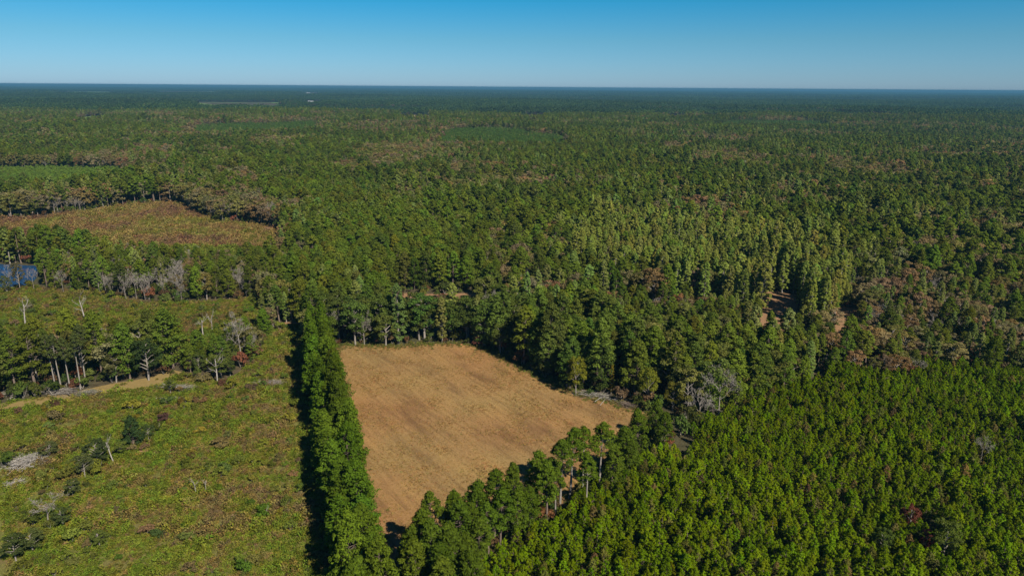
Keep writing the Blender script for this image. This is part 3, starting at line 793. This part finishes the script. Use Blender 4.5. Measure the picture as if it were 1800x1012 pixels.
# young plantation
x, y = grid(-20, 330, 90, 275, 1.72, .9)
wx = x + (vnoise(x, y, 11) - .5) * 9 * (y > 150); wy = y + (vnoise(x + 50, y, 12) - .5) * 26 * (y > 175)
m = inside(PG['young'], wx, wy) & infrust(x, y, .05, 12) & clear_of_specials(x, y, True) & (vnoise(x, y, 9) > .08)
hole = G(1600, 935); m &= (np.hypot((x - hole[0] - 3.4) / 2.6, (y - hole[1]) / 5.0) > 1)
x, y = x[m], y[m]
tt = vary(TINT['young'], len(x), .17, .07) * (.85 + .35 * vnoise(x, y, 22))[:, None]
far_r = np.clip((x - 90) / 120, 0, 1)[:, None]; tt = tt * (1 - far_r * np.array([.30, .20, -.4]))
od = RNG.random(len(x)); m2 = (od < .022); tt[m2] = vary((.17, .13, .045), m2.sum()) ; m3 = (od > .93); tt[m3] = vary((.15, .145, .03), m3.sum())
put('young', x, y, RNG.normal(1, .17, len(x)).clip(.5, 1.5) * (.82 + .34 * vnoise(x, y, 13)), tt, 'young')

# ---- pick the individuals
KN = dict(pine='pine_tree', full_pine='pine_tree', tall_pine='pine_tree', young='young_pine', broad='broadleaf_tree', poplar='poplar_tree', bare='bare_tree')
LIM = dict(pine_tree=300, young_pine=300, broadleaf_tree=270, poplar_tree=90, bare_tree=90)
ALL = {}
for T in TREES:
    ALL.setdefault(KN[T['kind']], []).append(T)
CANDS = {}
for nm, lst in ALL.items():
    A = dict(kind=np.concatenate([np.array([T['kind']] * len(T['x']), dtype=object) for T in lst]))
    for key in ('x', 'y', 's', 'sxy', 'tint', 'zone'): A[key] = np.concatenate([T[key] for T in lst])
    A['rot'] = RNG.uniform(0, 6.28, len(A['x']))
    A['z'] = relief(A['x'], A['y'])
    h = np.array([HT[k] for k in A['kind']]) * A['s']
    A['h'] = h
    u, v, dep = P(A['x'], A['y'], A['z'] + h * .75)
    vis = (u > -5) & (u < 1805) & (v > 0) & (v < 1008)
    pr = np.where(np.isin(A['zone'], ('row', 'edge')), 1e3, 0) + h / dep
    pr = np.where(vis, pr, -1)
    order = np.argsort(-pr)
    solo = np.zeros(len(u), bool); top = order[:LIM[nm]]; solo[top[pr[top] > 0]] = True
    A['solo'] = solo; A['u'], A['v'] = u, v
    CANDS[nm] = A

ZLAB = dict(row='row of pines along the left of the field', edge='pines between the field and the plantation', young='young pines in the plantation', strip1='trees of the left wood beside the clearing', strip2='trees of the strip beside the pond',
            pineblock='trees of the even pine stand', poplar='trees of the pale green stand', mixwood='trees of the wood right of the field', rusty='trees of the brown thicket beyond the plantation', wood='trees of the wide forest')
COLW = lambda t: ('rusty' if t[0] > .135 and t[1] < .09 else 'brown' if t[0] > t[1] * 1.15 else 'olive' if t[0] > t[1] * .9 else 'pale green' if t[1] > .14 else 'dark green' if t[1] < .072 else 'green')
USED = {}
def tree(name, kind, vi, x, y, z, rot, s, sxy, tint, label, cat, group=None, lean=None):
    t, c, H, _ = PROTO[kind][vi % len(PROTO[kind])]
    e = bpy.data.objects.new(name, None); COL.objects.link(e)
    e.empty_display_size = .5
    e.location = (x, y, z - .05); e.rotation_euler = (lean[1] if lean else 0, lean[0] if lean else 0, rot if not lean else 0); e.scale = (sxy, sxy, s)
    if label in USED and USED[label][0] != group:
        label = ('taller ' if s > USED[label][1] else 'lower ') + label
    USED.setdefault(label, (group, s))
    tag(e, label, cat, group)
    a = obj('trunk', t, e); b = obj('crown' if kind not in ('shrub',) else 'foliage', c, e)
    if kind == 'shrub': a.name = 'stem'
    b['tint'] = [float(q) for q in tint]
    return e

def ordinal(n):
    w_ = ('first', 'second', 'third', 'fourth', 'fifth', 'sixth', 'seventh', 'eighth', 'ninth', 'tenth', 'eleventh', 'twelfth', 'thirteenth', 'fourteenth', 'fifteenth', 'sixteenth', 'seventeenth', 'eighteenth', 'nineteenth', 'twentieth')
    return w_[n - 1] if n <= 20 else f'twenty {w_[n - 21]}' if n < 30 else 'thirtieth' if n == 30 else f'thirty {w_[n - 31]}'
LM = [(G(u, v), t, d) for u, v, t, d in (
    (1012, 694, 'the yellow tree at the wood edge', 22), (1138, 712, 'the yellow green tree at the wood edge', 22), (1074, 692, 'the golden column tree', 18), (1182, 722, 'the round yellowish tree', 20), (1228, 742, 'the leafless grey corner tree', 34),
    (1365, 545, 'the left bare opening', 42), (1486, 565, 'the right bare opening', 42), (680, 608, "the field's far left corner", 24), (760, 605, "the middle of the field's far edge", 24), (865, 612, "the field's far right corner", 26), (940, 655, "the bend in the field's right edge", 26),
    (770, 540, 'the earth strip behind the field', 34), (35, 485, 'the pond', 40), (400, 440, 'the brown clearing', 60), (1598, 940, 'the red brown tree', 14), (1722, 815, 'the pale leafless plantation tree', 24), (1655, 992, 'the broad olive plantation tree', 12), (1545, 985, 'the rounded plantation tree', 12),
    (1010, 885, 'the tall bare trunked field pines', 14), (900, 985, "the row's end pines", 14), (45, 814, 'the big grey brush pile', 16), (24, 850, 'the small pale brush heap', 9), (85, 915, 'the grey thicket', 12), (235, 782, 'the lone dark evergreen', 16), (200, 812, 'the pale leaning tree', 9),
    (345, 868, 'the bare pole', 16), (465, 905, 'the bright green bush', 14), (320, 712, 'the orange tinged bush', 14), (312, 683, 'the felled leafy tree', 14), (478, 674, 'the grey twig mound', 16), (108, 691, 'the long grey brush pile', 18), (383, 672, 'the white forked dead tree', 18), (374, 592, 'the tall straight snag', 26),
    (425, 634, 'the spreading leafless tree', 22), (150, 562, 'the leaning pale bare tree', 30), (45, 575, 'the far left branching bare tree', 30), (256, 530, 'the tallest grey trunk', 28), (112, 515, 'the twiggy tree by the pond', 24), (262, 668, 'the big dark spreading tree', 22), (30, 668, 'the large dark left edge tree', 22), (430, 1003, 'the fresh green bottom bush', 14))]
def beside(x, y):
    '''a place in words: which landmark is nearest, and on which side of it'''
    best = None
    for p, t, d in LM:
        r = math.hypot(x - p[0], y - p[1])
        if r < d and (best is None or r / d < best[0]): best = (r / d, p, t)
    if best is None: return None
    dx, dy = x - best[1][0], y - best[1][1]
    side = ('right of' if dx > 0 else 'left of') if abs(dx) > abs(dy) else ('behind' if dy > 0 else 'in front of')
    return f"{'just ' if best[0] < .4 else ''}{side} {best[2]}"
for nm, A in CANDS.items():
    ii = np.nonzero(A['solo'])[0]
    what = dict(pine_tree='pine', young_pine='young pine', broadleaf_tree='broadleaf tree', poplar_tree='slender leafy tree', bare_tree='leafless grey tree')[nm]
    where = dict(row='in the double row along the left side of the field', edge='between the field corner and the young plantation', young='in the dense plantation',
                 strip1='in the left wood', strip2='in the tree strip by the pond', pineblock='in the even pine stand', poplar='in the pale green stand',
                 mixwood='in the wood right of the field', rusty='in the brown thicket', wood='in the wide forest')
    lab = {}
    for zn in ('row', 'edge'):
        q = [i for i in ii if A['zone'][i] == zn]
        if zn == 'row':
            side = lambda i: 'field' if (np.array([A['x'][i], A['y'][i]]) - row_a) @ rn > 0 else 'clearing'
            for sd in ('field', 'clearing'):
                for n_, i in enumerate(sorted([i for i in q if side(i) == sd], key=lambda i: -A['y'][i])):
                    lab[i] = f'{ordinal(n_ + 1)} pine from the far end of the double row, on its {sd} side'
        else:
            for n_, i in enumerate(sorted(q, key=lambda i: A['u'][i])):
                lab[i] = f'{ordinal(n_ + 1)} pine from the left among those between field and plantation'
    for i in ii:
        k, zn = A['kind'][i], A['zone'][i]
        if i not in lab:
            cw = '' if nm == 'bare_tree' else COLW(A['tint'][i]) + ' '
            size = 'tall ' if A['s'][i] > (1.14 if nm == 'young_pine' else 1.1) else 'small ' if A['s'][i] < (.86 if nm == 'young_pine' else .8) else ''
            pw = beside(A['x'][i], A['y'][i])
            u, v = A['u'][i], A['v'][i]
            if pw: pl = pw
            elif nm == 'young_pine':
                pl = 'in the plantation, ' + ('at the bottom edge of the photo, ' if v > 965 else '') + ('nearest the field' if u < 960 else 'left part' if u < 1120 else 'left of the middle' if u < 1260 else 'in its middle' if u < 1400 else 'right of the middle' if u < 1540 else 'toward the right')
            else:
                pl = where[zn] + (', left part' if u < 600 else ', toward the right' if u > 1300 else '')
            lab[i] = ' '.join(f'{size}{cw}{what} {pl}'.split()[:16])
        tree(nm, k, int(A['rot'][i] * 100), A['x'][i], A['y'][i], A['z'][i], A['rot'][i], A['s'][i], A['sxy'][i], A['tint'][i], lab[i], 'tree', ZLAB[zn])
for S in SPECIAL:
    tree(S['name'], S['kind'], S['var'] if S['var'] is not None else int(U(0, 50)), S['p'][0], S['p'][1], 0, U(0, 6.28), S['s'], S['sxy'], S['tint'], S['label'], S['cat'], S['group'], S['lean'])

# ---- the rest of the wood, as stuff
def rest(names, name, label):
    meshes, X = [], []
    index = {}
    for nm in names:
        A = CANDS[nm]
        m = ~A['solo']
        d = np.hypot(A['x'], A['y'])
        for k in set(A['kind'][m]):
            for lo, hi, suf in ((0, 430, ''), (430, 1150, '/mid'), (1150, 1e9, '/low')):
                q = np.nonzero(m & (A['kind'] == k) & (d >= lo) & (d < hi))[0]
                if not len(q): continue
                kk = k + suf
                while kk not in PROTO: kk = k + '/mid' if kk.endswith('low') and k + '/mid' in PROTO else k
                if kk not in index:
                    index[kk] = len(meshes); meshes.extend(p[3] for p in PROTO[kk])
                pi = index[kk] + RNG.integers(0, len(PROTO[kk]), len(q))
                X.append((np.stack([A['x'][q], A['y'][q], A['z'][q] - .1], 1), pi, np.stack([0 * q, 0 * q, A['rot'][q]], 1), np.stack([A['sxy'][q], A['sxy'][q], A['s'][q]], 1), A['tint'][q]))
    c = [np.concatenate([a[i] for a in X]) for i in range(5)]
    print(name, len(c[0]))
    return scatter(name, meshes, *c, label)
rest(['pine_tree', 'broadleaf_tree', 'poplar_tree', 'bare_tree'], 'forest', 'mixed pine and hardwood forest rolling away towards the horizon')
rest(['young_pine'], 'pine_plantation', 'dense bright green plantation of young pines at the lower right')

# far wood in patches of many crowns
def patch_mesh(seed, size=104, n=230):
    rng = R_(seed); C = MB(); tint = []
    base = [np.vstack(p[0].v) if False else None for p in []]
    for i in range(n):
        x, y = rng.uniform(-size / 2, size / 2, 2)
        hw = rng.random() < .36
        H = rng.normal(15 if hw else 19, 2.2); R = rng.uniform(3.8, 5.6) if hw else rng.uniform(3, 4.4)
        k = 13
        d = rng.normal(size=(k, 3)); d[:, 2] = np.abs(d[:, 2]); d /= np.linalg.norm(d, axis=1)[:, None]
        p = np.array([x, y, H * .62]) + d * np.array([R, R, H * .38])
        C.cards(p, d + rng.normal(size=(k, 3)) * .4, 4.6, 3.6, rng)
        c = np.array([(.050, .085, .022), (.042, .072, .022), (.06, .095, .022)][rng.integers(3)]) if not hw else np.array([(.085, .085, .035), (.11, .078, .045), (.06, .08, .025)][rng.integers(3)])
        tint.append(np.tile(c * rng.uniform(.8, 1.2), (k * 4, 1)))
    me = C.mesh('wood_patch', [PATCH])
    a = me.attributes.new('ptint', 'FLOAT_COLOR', 'POINT')
    t = np.vstack(tint); a.data.foreach_set('color', np.concatenate([t, np.ones((len(t), 1))], 1).astype(np.float32).ravel())
    return me
PM = [patch_mesh(900 + s) for s in range(6)]
def far(x0, y0, y1, sp, k):
    x, y = grid(-x0, x0, y0, y1, sp, .1)
    m = infrust(x, y, .03, sp); x, y = x[m], y[m]
    keep = np.ones(len(x), bool)
    for a in FAROPEN: 
        g = PG[a]
        for dx in (-.33, 0, .33): keep &= ~inside(g, x + dx * sp, y)
    x, y = x[keep], y[keep]
    n = len(x)
    b = vnoise(x, y, 700)[:, None] * .5 + vnoise(x, y, 260)[:, None] * .5
    t = (1 + (b - .5) * np.array([.5, .6, .2])) * RNG.normal(1, .06, (n, 1))
    z = np.where(vnoise(x + 99, y, 420) > .72, .62, 1.0) * RNG.normal(1, .08, n)
    return np.stack([x, y, relief(x, y)], 1), RNG.integers(0, 6, n), np.stack([0 * x, 0 * x, RNG.integers(0, 4, n) * math.pi / 2], 1), np.stack([np.full(n, k), np.full(n, k), z], 1), t
FX = [far(5200, 2450, 6500, 96, 1.0), far(20000, 6400, 26000, 190, 2.0)]
c = [np.concatenate([a[i] for a in FX]) for i in range(5)]
print('patches', len(c[0]))
scatter('distant_forest', PM, *c, 'hazy blue green forest reaching the horizon')

# ------------------------------------------------------------------ ground cover
def cover(name, pgs, sp, meshes, tintf, label, smin=.7, smax=1.4, keepf=None):
    X = []
    for pg in pgs:
        lo, hi = pg.min(0), pg.max(0)
        x, y = grid(lo[0], hi[0], lo[1], hi[1], sp, .5)
        m = inside(pg, x, y) & infrust(x, y, .05, 8); x, y = x[m], y[m]
        if keepf is not None:
            m = keepf(x, y); x, y = x[m], y[m]
        X.append(np.stack([x, y, 0 * x], 1))
    X = np.vstack(X); n = len(X)
    s = RNG.uniform(smin, smax, n) * (.55 + .9 * vnoise(X[:, 0] + 31, X[:, 1], 5.5) ** 1.5 + .35 * vnoise(X[:, 0], X[:, 1] + 70, 2.2))
    print(name, n)
    return scatter(name, meshes, X, RNG.integers(0, len(meshes), n), np.stack([RNG.normal(0, .12, n), RNG.normal(0, .12, n), RNG.uniform(0, 6.28, n)], 1), np.stack([s, s, s * RNG.uniform(.7, 1.3, n)], 1), tintf(X[:, 0], X[:, 1]), label)
def scrub_tint(x, y):
    n = len(x); a = vnoise(x, y, 17) * .4 + vnoise(x, y, 3.6) * .6 + RNG.normal(0, .1, n)
    t = vary((.175, .195, .024), n, .2)
    for lo, hi, c in ((-1, .30, (.15, .20, .022)), (.30, .40, (.17, .205, .025)), (.55, .64, (.25, .20, .05)), (.66, .78, (.23, .175, .055)), (.78, 2, (.19, .135, .06))):
        m = (a >= lo) & (a < hi); t[m] = vary(c, m.sum(), .18)
    return t
not_track = lambda x, y: (~inside(PG['track'], x, y) | (RNG.random(len(x)) < .07)) & (vnoise(x + 40, y, 3.2) > .14)
cover('undergrowth', [PG['clear1'], PG['clear2']], .78, WEEDS, scrub_tint, 'thick weeds, brambles and low grass over the cut clearing', keepf=not_track)
def brown_tint(x, y):
    n = len(x); a = vnoise(x, y, 22) * .6 + vnoise(x, y, 7) * .4 + RNG.normal(0, .07, n)
    t = vary((.29, .215, .070), n, .15)
    for lo, hi, c in ((-1, .30, (.21, .20, .04)), (.50, .64, (.27, .175, .068)), (.64, 2, (.22, .13, .07))):
        m = (a >= lo) & (a < hi); t[m] = vary(c, m.sum(), .18)
    m = (x > G(250, 450)[0]) & (y < G(300, 440)[1] + 30 * (vnoise(x, y, 30) - .5)); t[m] = vary((.17, .20, .032), m.sum(), .2)
    return t
cover('dry_scrub', [PG['clear3']], 1.5, WEEDS, brown_tint, 'reddish brown dry scrub over the clearing beyond the pond', .9, 2.9)
cover('field_stubble', [PG['field']], .8, STRAW, lambda x, y: vary((.31, .19, .068), len(x), .12), 'short dry straw left standing over the mown field', .6, 1.3)

# bushes under and along the near wood
def thicket():
    x, y = grid(-420, 420, 96, 620, 4.4, .5)
    m = infrust(x, y, .05, 10)
    for a in ('field', 'clear1', 'clear2', 'clear3', 'pond', 'shore', 'young', 'gap2', 'gap3', 'soil1'): m &= ~inside(PG[a], x, y)
    x, y = x[m], y[m]; n = len(x)
    s = RNG.uniform(.6, 2.2, n)
    t = vary((.095, .12, .028), n, .2)
    for c in ((.15, .10, .05), (.14, .14, .03), (.17, .075, .04)):
        m = RNG.random(n) < .13; t[m] = vary(c, m.sum(), .2)
    ms = [p[3] for p in PROTO['shrub']]
    scatter('understory_bushes', ms, np.stack([x, y, relief(x, y)], 1), RNG.integers(0, len(ms), n), np.stack([0 * x, 0 * x, RNG.uniform(0, 6.28, n)], 1), np.stack([s, s, s * RNG.uniform(.8, 1.6, n)], 1), t,
            'low bushes and saplings filling the floor of the near wood')
thicket()

def saplings():
    x, y = grid(-330, 120, 96, 420, 2.3, .5)
    m = infrust(x, y, .04, 8) & (inside(PG['clear1'], x, y) | inside(PG['clear2'], x, y)) & ~inside(PG['track'], x, y)
    dens = vnoise(x + 11, y, 20) * .5 + vnoise(x, y + 9, 7) * .5 + .16 * inside(PG['clear2'], x, y)
    band = poly([(60, 1012), (200, 900), (330, 740), (260, 720), (140, 790), (0, 940), (0, 1012)])
    dens = dens + .14 * inside(band, x, y)
    m &= RNG.random(len(x)) < np.clip((dens - .38) * 2.4, .05, .9)
    x, y = x[m], y[m]; n = len(x)
    s = RNG.gamma(2.6, .17, n).clip(.14, 1.5)
    t = vary((.14, .165, .028), n, .2)
    for c, q in (((.125, .155, .034), .2), ((.20, .155, .055), .10), ((.20, .19, .03), .2), ((.18, .125, .06), .04)):
        mm = RNG.random(n) < q; t[mm] = vary(c, mm.sum(), .2)
    ms = [p[3] for p in PROTO['shrub']]
    scatter('scrub_growth', ms, np.stack([x, y, 0 * x], 1), RNG.integers(0, len(ms), n), np.stack([0 * x, 0 * x, RNG.uniform(0, 6.28, n)], 1), np.stack([s * 1.15, s * 1.15, s * RNG.uniform(.8, 1.5, n)], 1), t, 'knee to head high scrub and saplings over the cut clearings')
    # tufts along the margins of the field
    pg = PG['field']; P_ = []
    for i in range(len(pg)):
        a_, b_ = pg[i], pg[(i + 1) % len(pg)]; L2 = np.linalg.norm(b_ - a_)
        for q in range(int(L2 * 9)):
            P_.append(a_ + (b_ - a_) * U(0, 1) + RNG.normal(0, 1.7, 2))
    P_ = np.array(P_); n = len(P_); s = RNG.uniform(.4, 1.1, n)
    t = vary((.20, .17, .05), n, .2); mm = RNG.random(n) < .4; t[mm] = vary((.14, .165, .03), mm.sum(), .2)
    scatter('margin_weeds', WEEDS, np.stack([P_[:, 0], P_[:, 1], 0 * s], 1), RNG.integers(0, len(WEEDS), n), np.stack([0 * s, 0 * s, RNG.uniform(0, 6.28, n)], 1), np.stack([s, s, s], 1), t, 'ragged tufts of weeds along the margins of the field')
saplings()

# scattered bushes in the clearings, each its own thing
def clear_bushes():
    k = 0
    for pg, cnt, where in ((PG['clear1'], 110, 'in the weedy clearing left of the pine row'), (PG['clear2'], 90, 'in the scrub between the left wood and the pond')):
        lo, hi = pg.min(0), pg.max(0); got = 0
        while got < cnt:
            x, y = np.array([U(lo[0], hi[0])]), np.array([U(lo[1], hi[1])])
            if not (inside(pg, x, y)[0] and infrust(x, y, .0, 0)[0]) or inside(PG['track'], x, y)[0]: continue
            nm, c = (('green', (.12, .17, .022)), ('olive', (.16, .15, .04)), ('brown', (.19, .14, .06)), ('dark green', (.085, .12, .03)), ('yellowish', (.21, .19, .03)))[RNG.integers(5)]
            s = U(.35, 1.0) if RNG.random() < .8 else U(1.0, 1.7)
            tree('shrub', 'shrub', k, x[0], y[0], 0, U(0, 6.28), s, s * U(.9, 1.5), vary(c, 1, .12)[0], f"{'small ' if s < .55 else 'large ' if s > 1 else ''}{nm} bush " + (beside(x[0], y[0]) or where), 'bush', 'bushes ' + where)
            got += 1; k += 1
clear_bushes()

# brush piles and felled trees: a log at a time, the fine twigs as one part
def brush_pile(u, v, lx, ly, h, nlog, ntwig, label, ang=0, wood=DEADWOOD, leaf=None, nleaf=0, cat='brush pile', name='brush_pile', spread=.5, logr=(.05, .13)):
    p = G(u, v)
    e = bpy.data.objects.new(name, None); COL.objects.link(e); e.location = (p[0], p[1], 0); e.rotation_euler = (0, 0, ang)
    tag(e, label, cat)
    for i in range(nlog):
        mb = MB()
        L = U(.2, .62) * lx; a = RNG.normal(0, spread) + (U(0, 3.14) if RNG.random() < .3 else 0); r = U(*logr)
        x, y = RNG.normal(0, lx * .16), RNG.normal(0, ly * .2)
        q = max(0, 1 - (x / lx * 2) ** 2 - (y / ly * 2) ** 2)
        z = r + h * q * U(.1, 1)
        d = np.array([math.cos(a), math.sin(a), U(-.1, .16)])
        c = np.array([x, y, z])
        pts = np.array([c - d * L / 2, c + RNG.normal(0, .04 * L, 3) * [1, 1, .3], c + d * L / 2]); pts[:, 2] = np.maximum(pts[:, 2], r)
        mb.tube(pts, [r, r * .75, r * .35], 5)
        obj('log', mb.mesh('log', [wood], True), e)
    if ntwig:
        mb = MB(); n = ntwig
        x, y = RNG.normal(0, lx * .22, n), RNG.normal(0, ly * .24, n)
        q = np.clip(1 - (x / lx * 1.6) ** 2 - (y / ly * 1.6) ** 2, 0.05, 1)
        o = np.stack([x, y, .05 + h * q * U(0, 1.1, n)], 1)
        a = RNG.normal(0, spread * 1.4, n) + (RNG.random(n) < .5) * math.pi
        d = np.stack([np.cos(a), np.sin(a), U(-.2, .45, n)], 1); L = U(.6, 2.2, (n, 1))
        s_ = np.cross(d, RNG.normal(size=(n, 3))); s_ /= np.linalg.norm(s_, axis=1)[:, None]; w_ = U(.02, .05, (n, 1))
        V = np.stack([o - s_ * w_, o + s_ * w_, o + d * L + s_ * w_ * .3, o + d * L - s_ * w_ * .3], 1)
        mb.add(V.reshape(-1, 3), np.arange(4 * n).reshape(-1, 4))
        t = obj('twigs', mb.mesh('twigs', [wood]), e); t['kind'] = 'stuff'
    if nleaf:
        mb = MB(); n = nleaf
        x, y = RNG.normal(-lx * .12, lx * .2, n), RNG.normal(0, ly * .24, n)
        q = np.clip(1 - (x / lx * 1.6) ** 2 - (y / ly * 1.6) ** 2, 0.05, 1)
        mb.cards(np.stack([x, y, .05 + h * q * U(0, 1, n)], 1), RNG.normal(size=(n, 3)) * .7 + [0, 0, .6], U(.25, .6, n), .26, RNG)
        t = obj('dead_leaves', mb.mesh('dead_leaves', [LEAF]), e); t['kind'] = 'stuff'; t['tint'] = list(leaf)
    return e
brush_pile(45, 814, 11, 9, 1.8, 90, 700, 'largest pale grey brush pile of cut poles, at the left edge of the clearing', .4, spread=.8)
brush_pile(24, 850, 5, 3.5, .9, 16, 120, 'small pale brush heap just below the big grey brush pile', .9, spread=.8)
brush_pile(108, 691, 17, 4.5, 1.6, 40, 420, 'long grey brush pile beside the straw track under bare trunks', -.15, spread=.25, wood=GREYBARK)
brush_pile(32, 694, 15, 5, 1.6, 18, 260, 'dark leafy brush pile at the far left end of the straw track', .1, wood=GREYBARK, leaf=(.10, .10, .04), nleaf=700)
brush_pile(158, 694, 9, 4.5, 1.7, 10, 260, 'grey green felled treetop lying on the straw track', .2, wood=GREYBARK, leaf=(.14, .16, .07), nleaf=600)
brush_pile(312, 683, 17, 4, 1.3, 14, 300, 'felled leafy tree with its trunk pointing right, in the upper clearing', -.12, leaf=(.13, .14, .06), nleaf=600, cat='fallen tree', name='fallen_tree', spread=.2)
brush_pile(298, 702, 9, 2.5, .6, 8, 130, 'thin pale felled limbs below the felled leafy tree', .1, spread=.25)
brush_pile(478, 674, 13, 4, .9, 8, 420, 'brown grey mound of twigs near the far end of the pine row', -.05, wood=GREYBARK, leaf=(.17, .12, .06), nleaf=300)
brush_pile(1052, 698, 17, 4.5, 1.3, 16, 420, 'grey felled tree lying along the right edge of the field', -.32, leaf=(.15, .15, .07), nleaf=420, cat='fallen tree', name='fallen_tree', spread=.22)
brush_pile(1102, 714, 9, 4, 1.2, 14, 300, 'dark brown brush pile at the right corner of the field', -.3, wood=BARK)
brush_pile(232, 648, 9, 3, .8, 8, 160, 'fallen limbs at the foot of the left wood', .1, wood=GREYBARK)
brush_pile(545, 690, 7, 2.5, .5, 7, 120, 'pale broken branches in the shade beside the pine row', .05)

# far buildings
WHITE, _N, _L = mat('white_sheet_metal')
_b = _N.new('ShaderNodeBsdfPrincipled'); _b.inputs['Base Color'].default_value = (.4, .4, .4, 1); _b.inputs['Roughness'].default_value = .5
_o = _N.new('ShaderNodeOutputMaterial'); _L.new(_b.outputs[0], _o.inputs[0])
def shed(u, v, Lx, W, H, label, rise=2.5):
    p = G(u, v); z = float(relief(p[0], p[1]))
    e = bpy.data.objects.new('metal_shed', None); COL.objects.link(e); e.location = (p[0], p[1], z + .4)
    tag(e, label, 'shed', 'white sheds far off in the forest')
    x, y = Lx / 2, W / 2
    a = MB(); a.add([(-x, -y, 0), (x, -y, 0), (x, y, 0), (-x, y, 0), (-x, -y, H), (x, -y, H), (x, y, H), (-x, y, H), (-x, 0, H + rise), (x, 0, H + rise)],
                    [(0, 1, 5, 4), (2, 3, 7, 6), (1, 2, 6, 5), (3, 0, 4, 7), (4, 7, 8, 8), (6, 5, 9, 9)])
    obj('wall', a.mesh('wall', [WHITE]), e)
    r = MB(); r.add([(-x - .5, -y - .6, H - .2), (x + .5, -y - .6, H - .2), (x + .5, 0, H + rise + .15), (-x - .5, 0, H + rise + .15), (x + .5, y + .6, H - .2), (-x - .5, y + .6, H - .2)], [(0, 1, 2, 3), (3, 2, 4, 5)])
    obj('roof', r.mesh('roof', [WHITE]), e)
shed(546, 179, 34, 18, 6, 'long white roofed shed in a green clearing left of centre, far off')
shed(540, 164.6, 70, 40, 9, 'white sheds on the tan field near the horizon, left of centre')
shed(79, 183, 26, 14, 6, 'small white shed alone far off at the left')
shed(1258, 158.8, 120, 60, 20, 'wide white building on the horizon right of centre')
def water_tower(u, D):
    d = CR @ np.array([(u - 900) / FPX, 0, -1.0]); d = d[:2] / np.linalg.norm(d[:2]); p = d * D; z = float(relief(p[0], p[1]))
    e = bpy.data.objects.new('water_tower', None); COL.objects.link(e); e.location = (p[0], p[1], z)
    tag(e, 'white water tower on the horizon at the far left', 'water tower')
    a = MB(); a.tube([(0, 0, 0), (0, 0, 22), (0, 0, 44)], [4, 3, 4], 10); obj('column', a.mesh('column', [WHITE], True), e)
    h = np.linspace(0, math.pi, 9)
    a = MB(); a.tube(np.stack([0 * h, 0 * h, 54 - 11 * np.cos(h)], 1), 15 * np.sin(h) + .05, 14); obj('tank', a.mesh('tank', [WHITE], True), e)
water_tower(31, 9500)

# ------------------------------------------------------------------ air
def haze():
    me = bpy.data.meshes.new('haze')
    a, z0, z1 = 47500, -32.0, 104.0
    v = [(x, y, z) for z in (z0, z1) for y in (-a, a) for x in (-a, a)]
    me.from_pydata(v, [], [(0, 2, 3, 1), (4, 5, 7, 6), (0, 1, 5, 4), (2, 6, 7, 3), (0, 4, 6, 2), (1, 3, 7, 5)])
    m, N, L = mat('haze')
    p = N.new('ShaderNodeVolumePrincipled'); p.inputs['Color'].default_value = (.088, .244, .368, 1)
    p.inputs['Density'].default_value = 8.0e-5; p.inputs['Anisotropy'].default_value = 0
    p.inputs['Density Attribute'].default_value = ''
    o = N.new('ShaderNodeOutputMaterial'); L.new(p.outputs[0], o.inputs[1])
    me.materials.append(m)
    tag(obj('haze', me), 'thin blue haze over the far forest', kind='stuff')
haze()
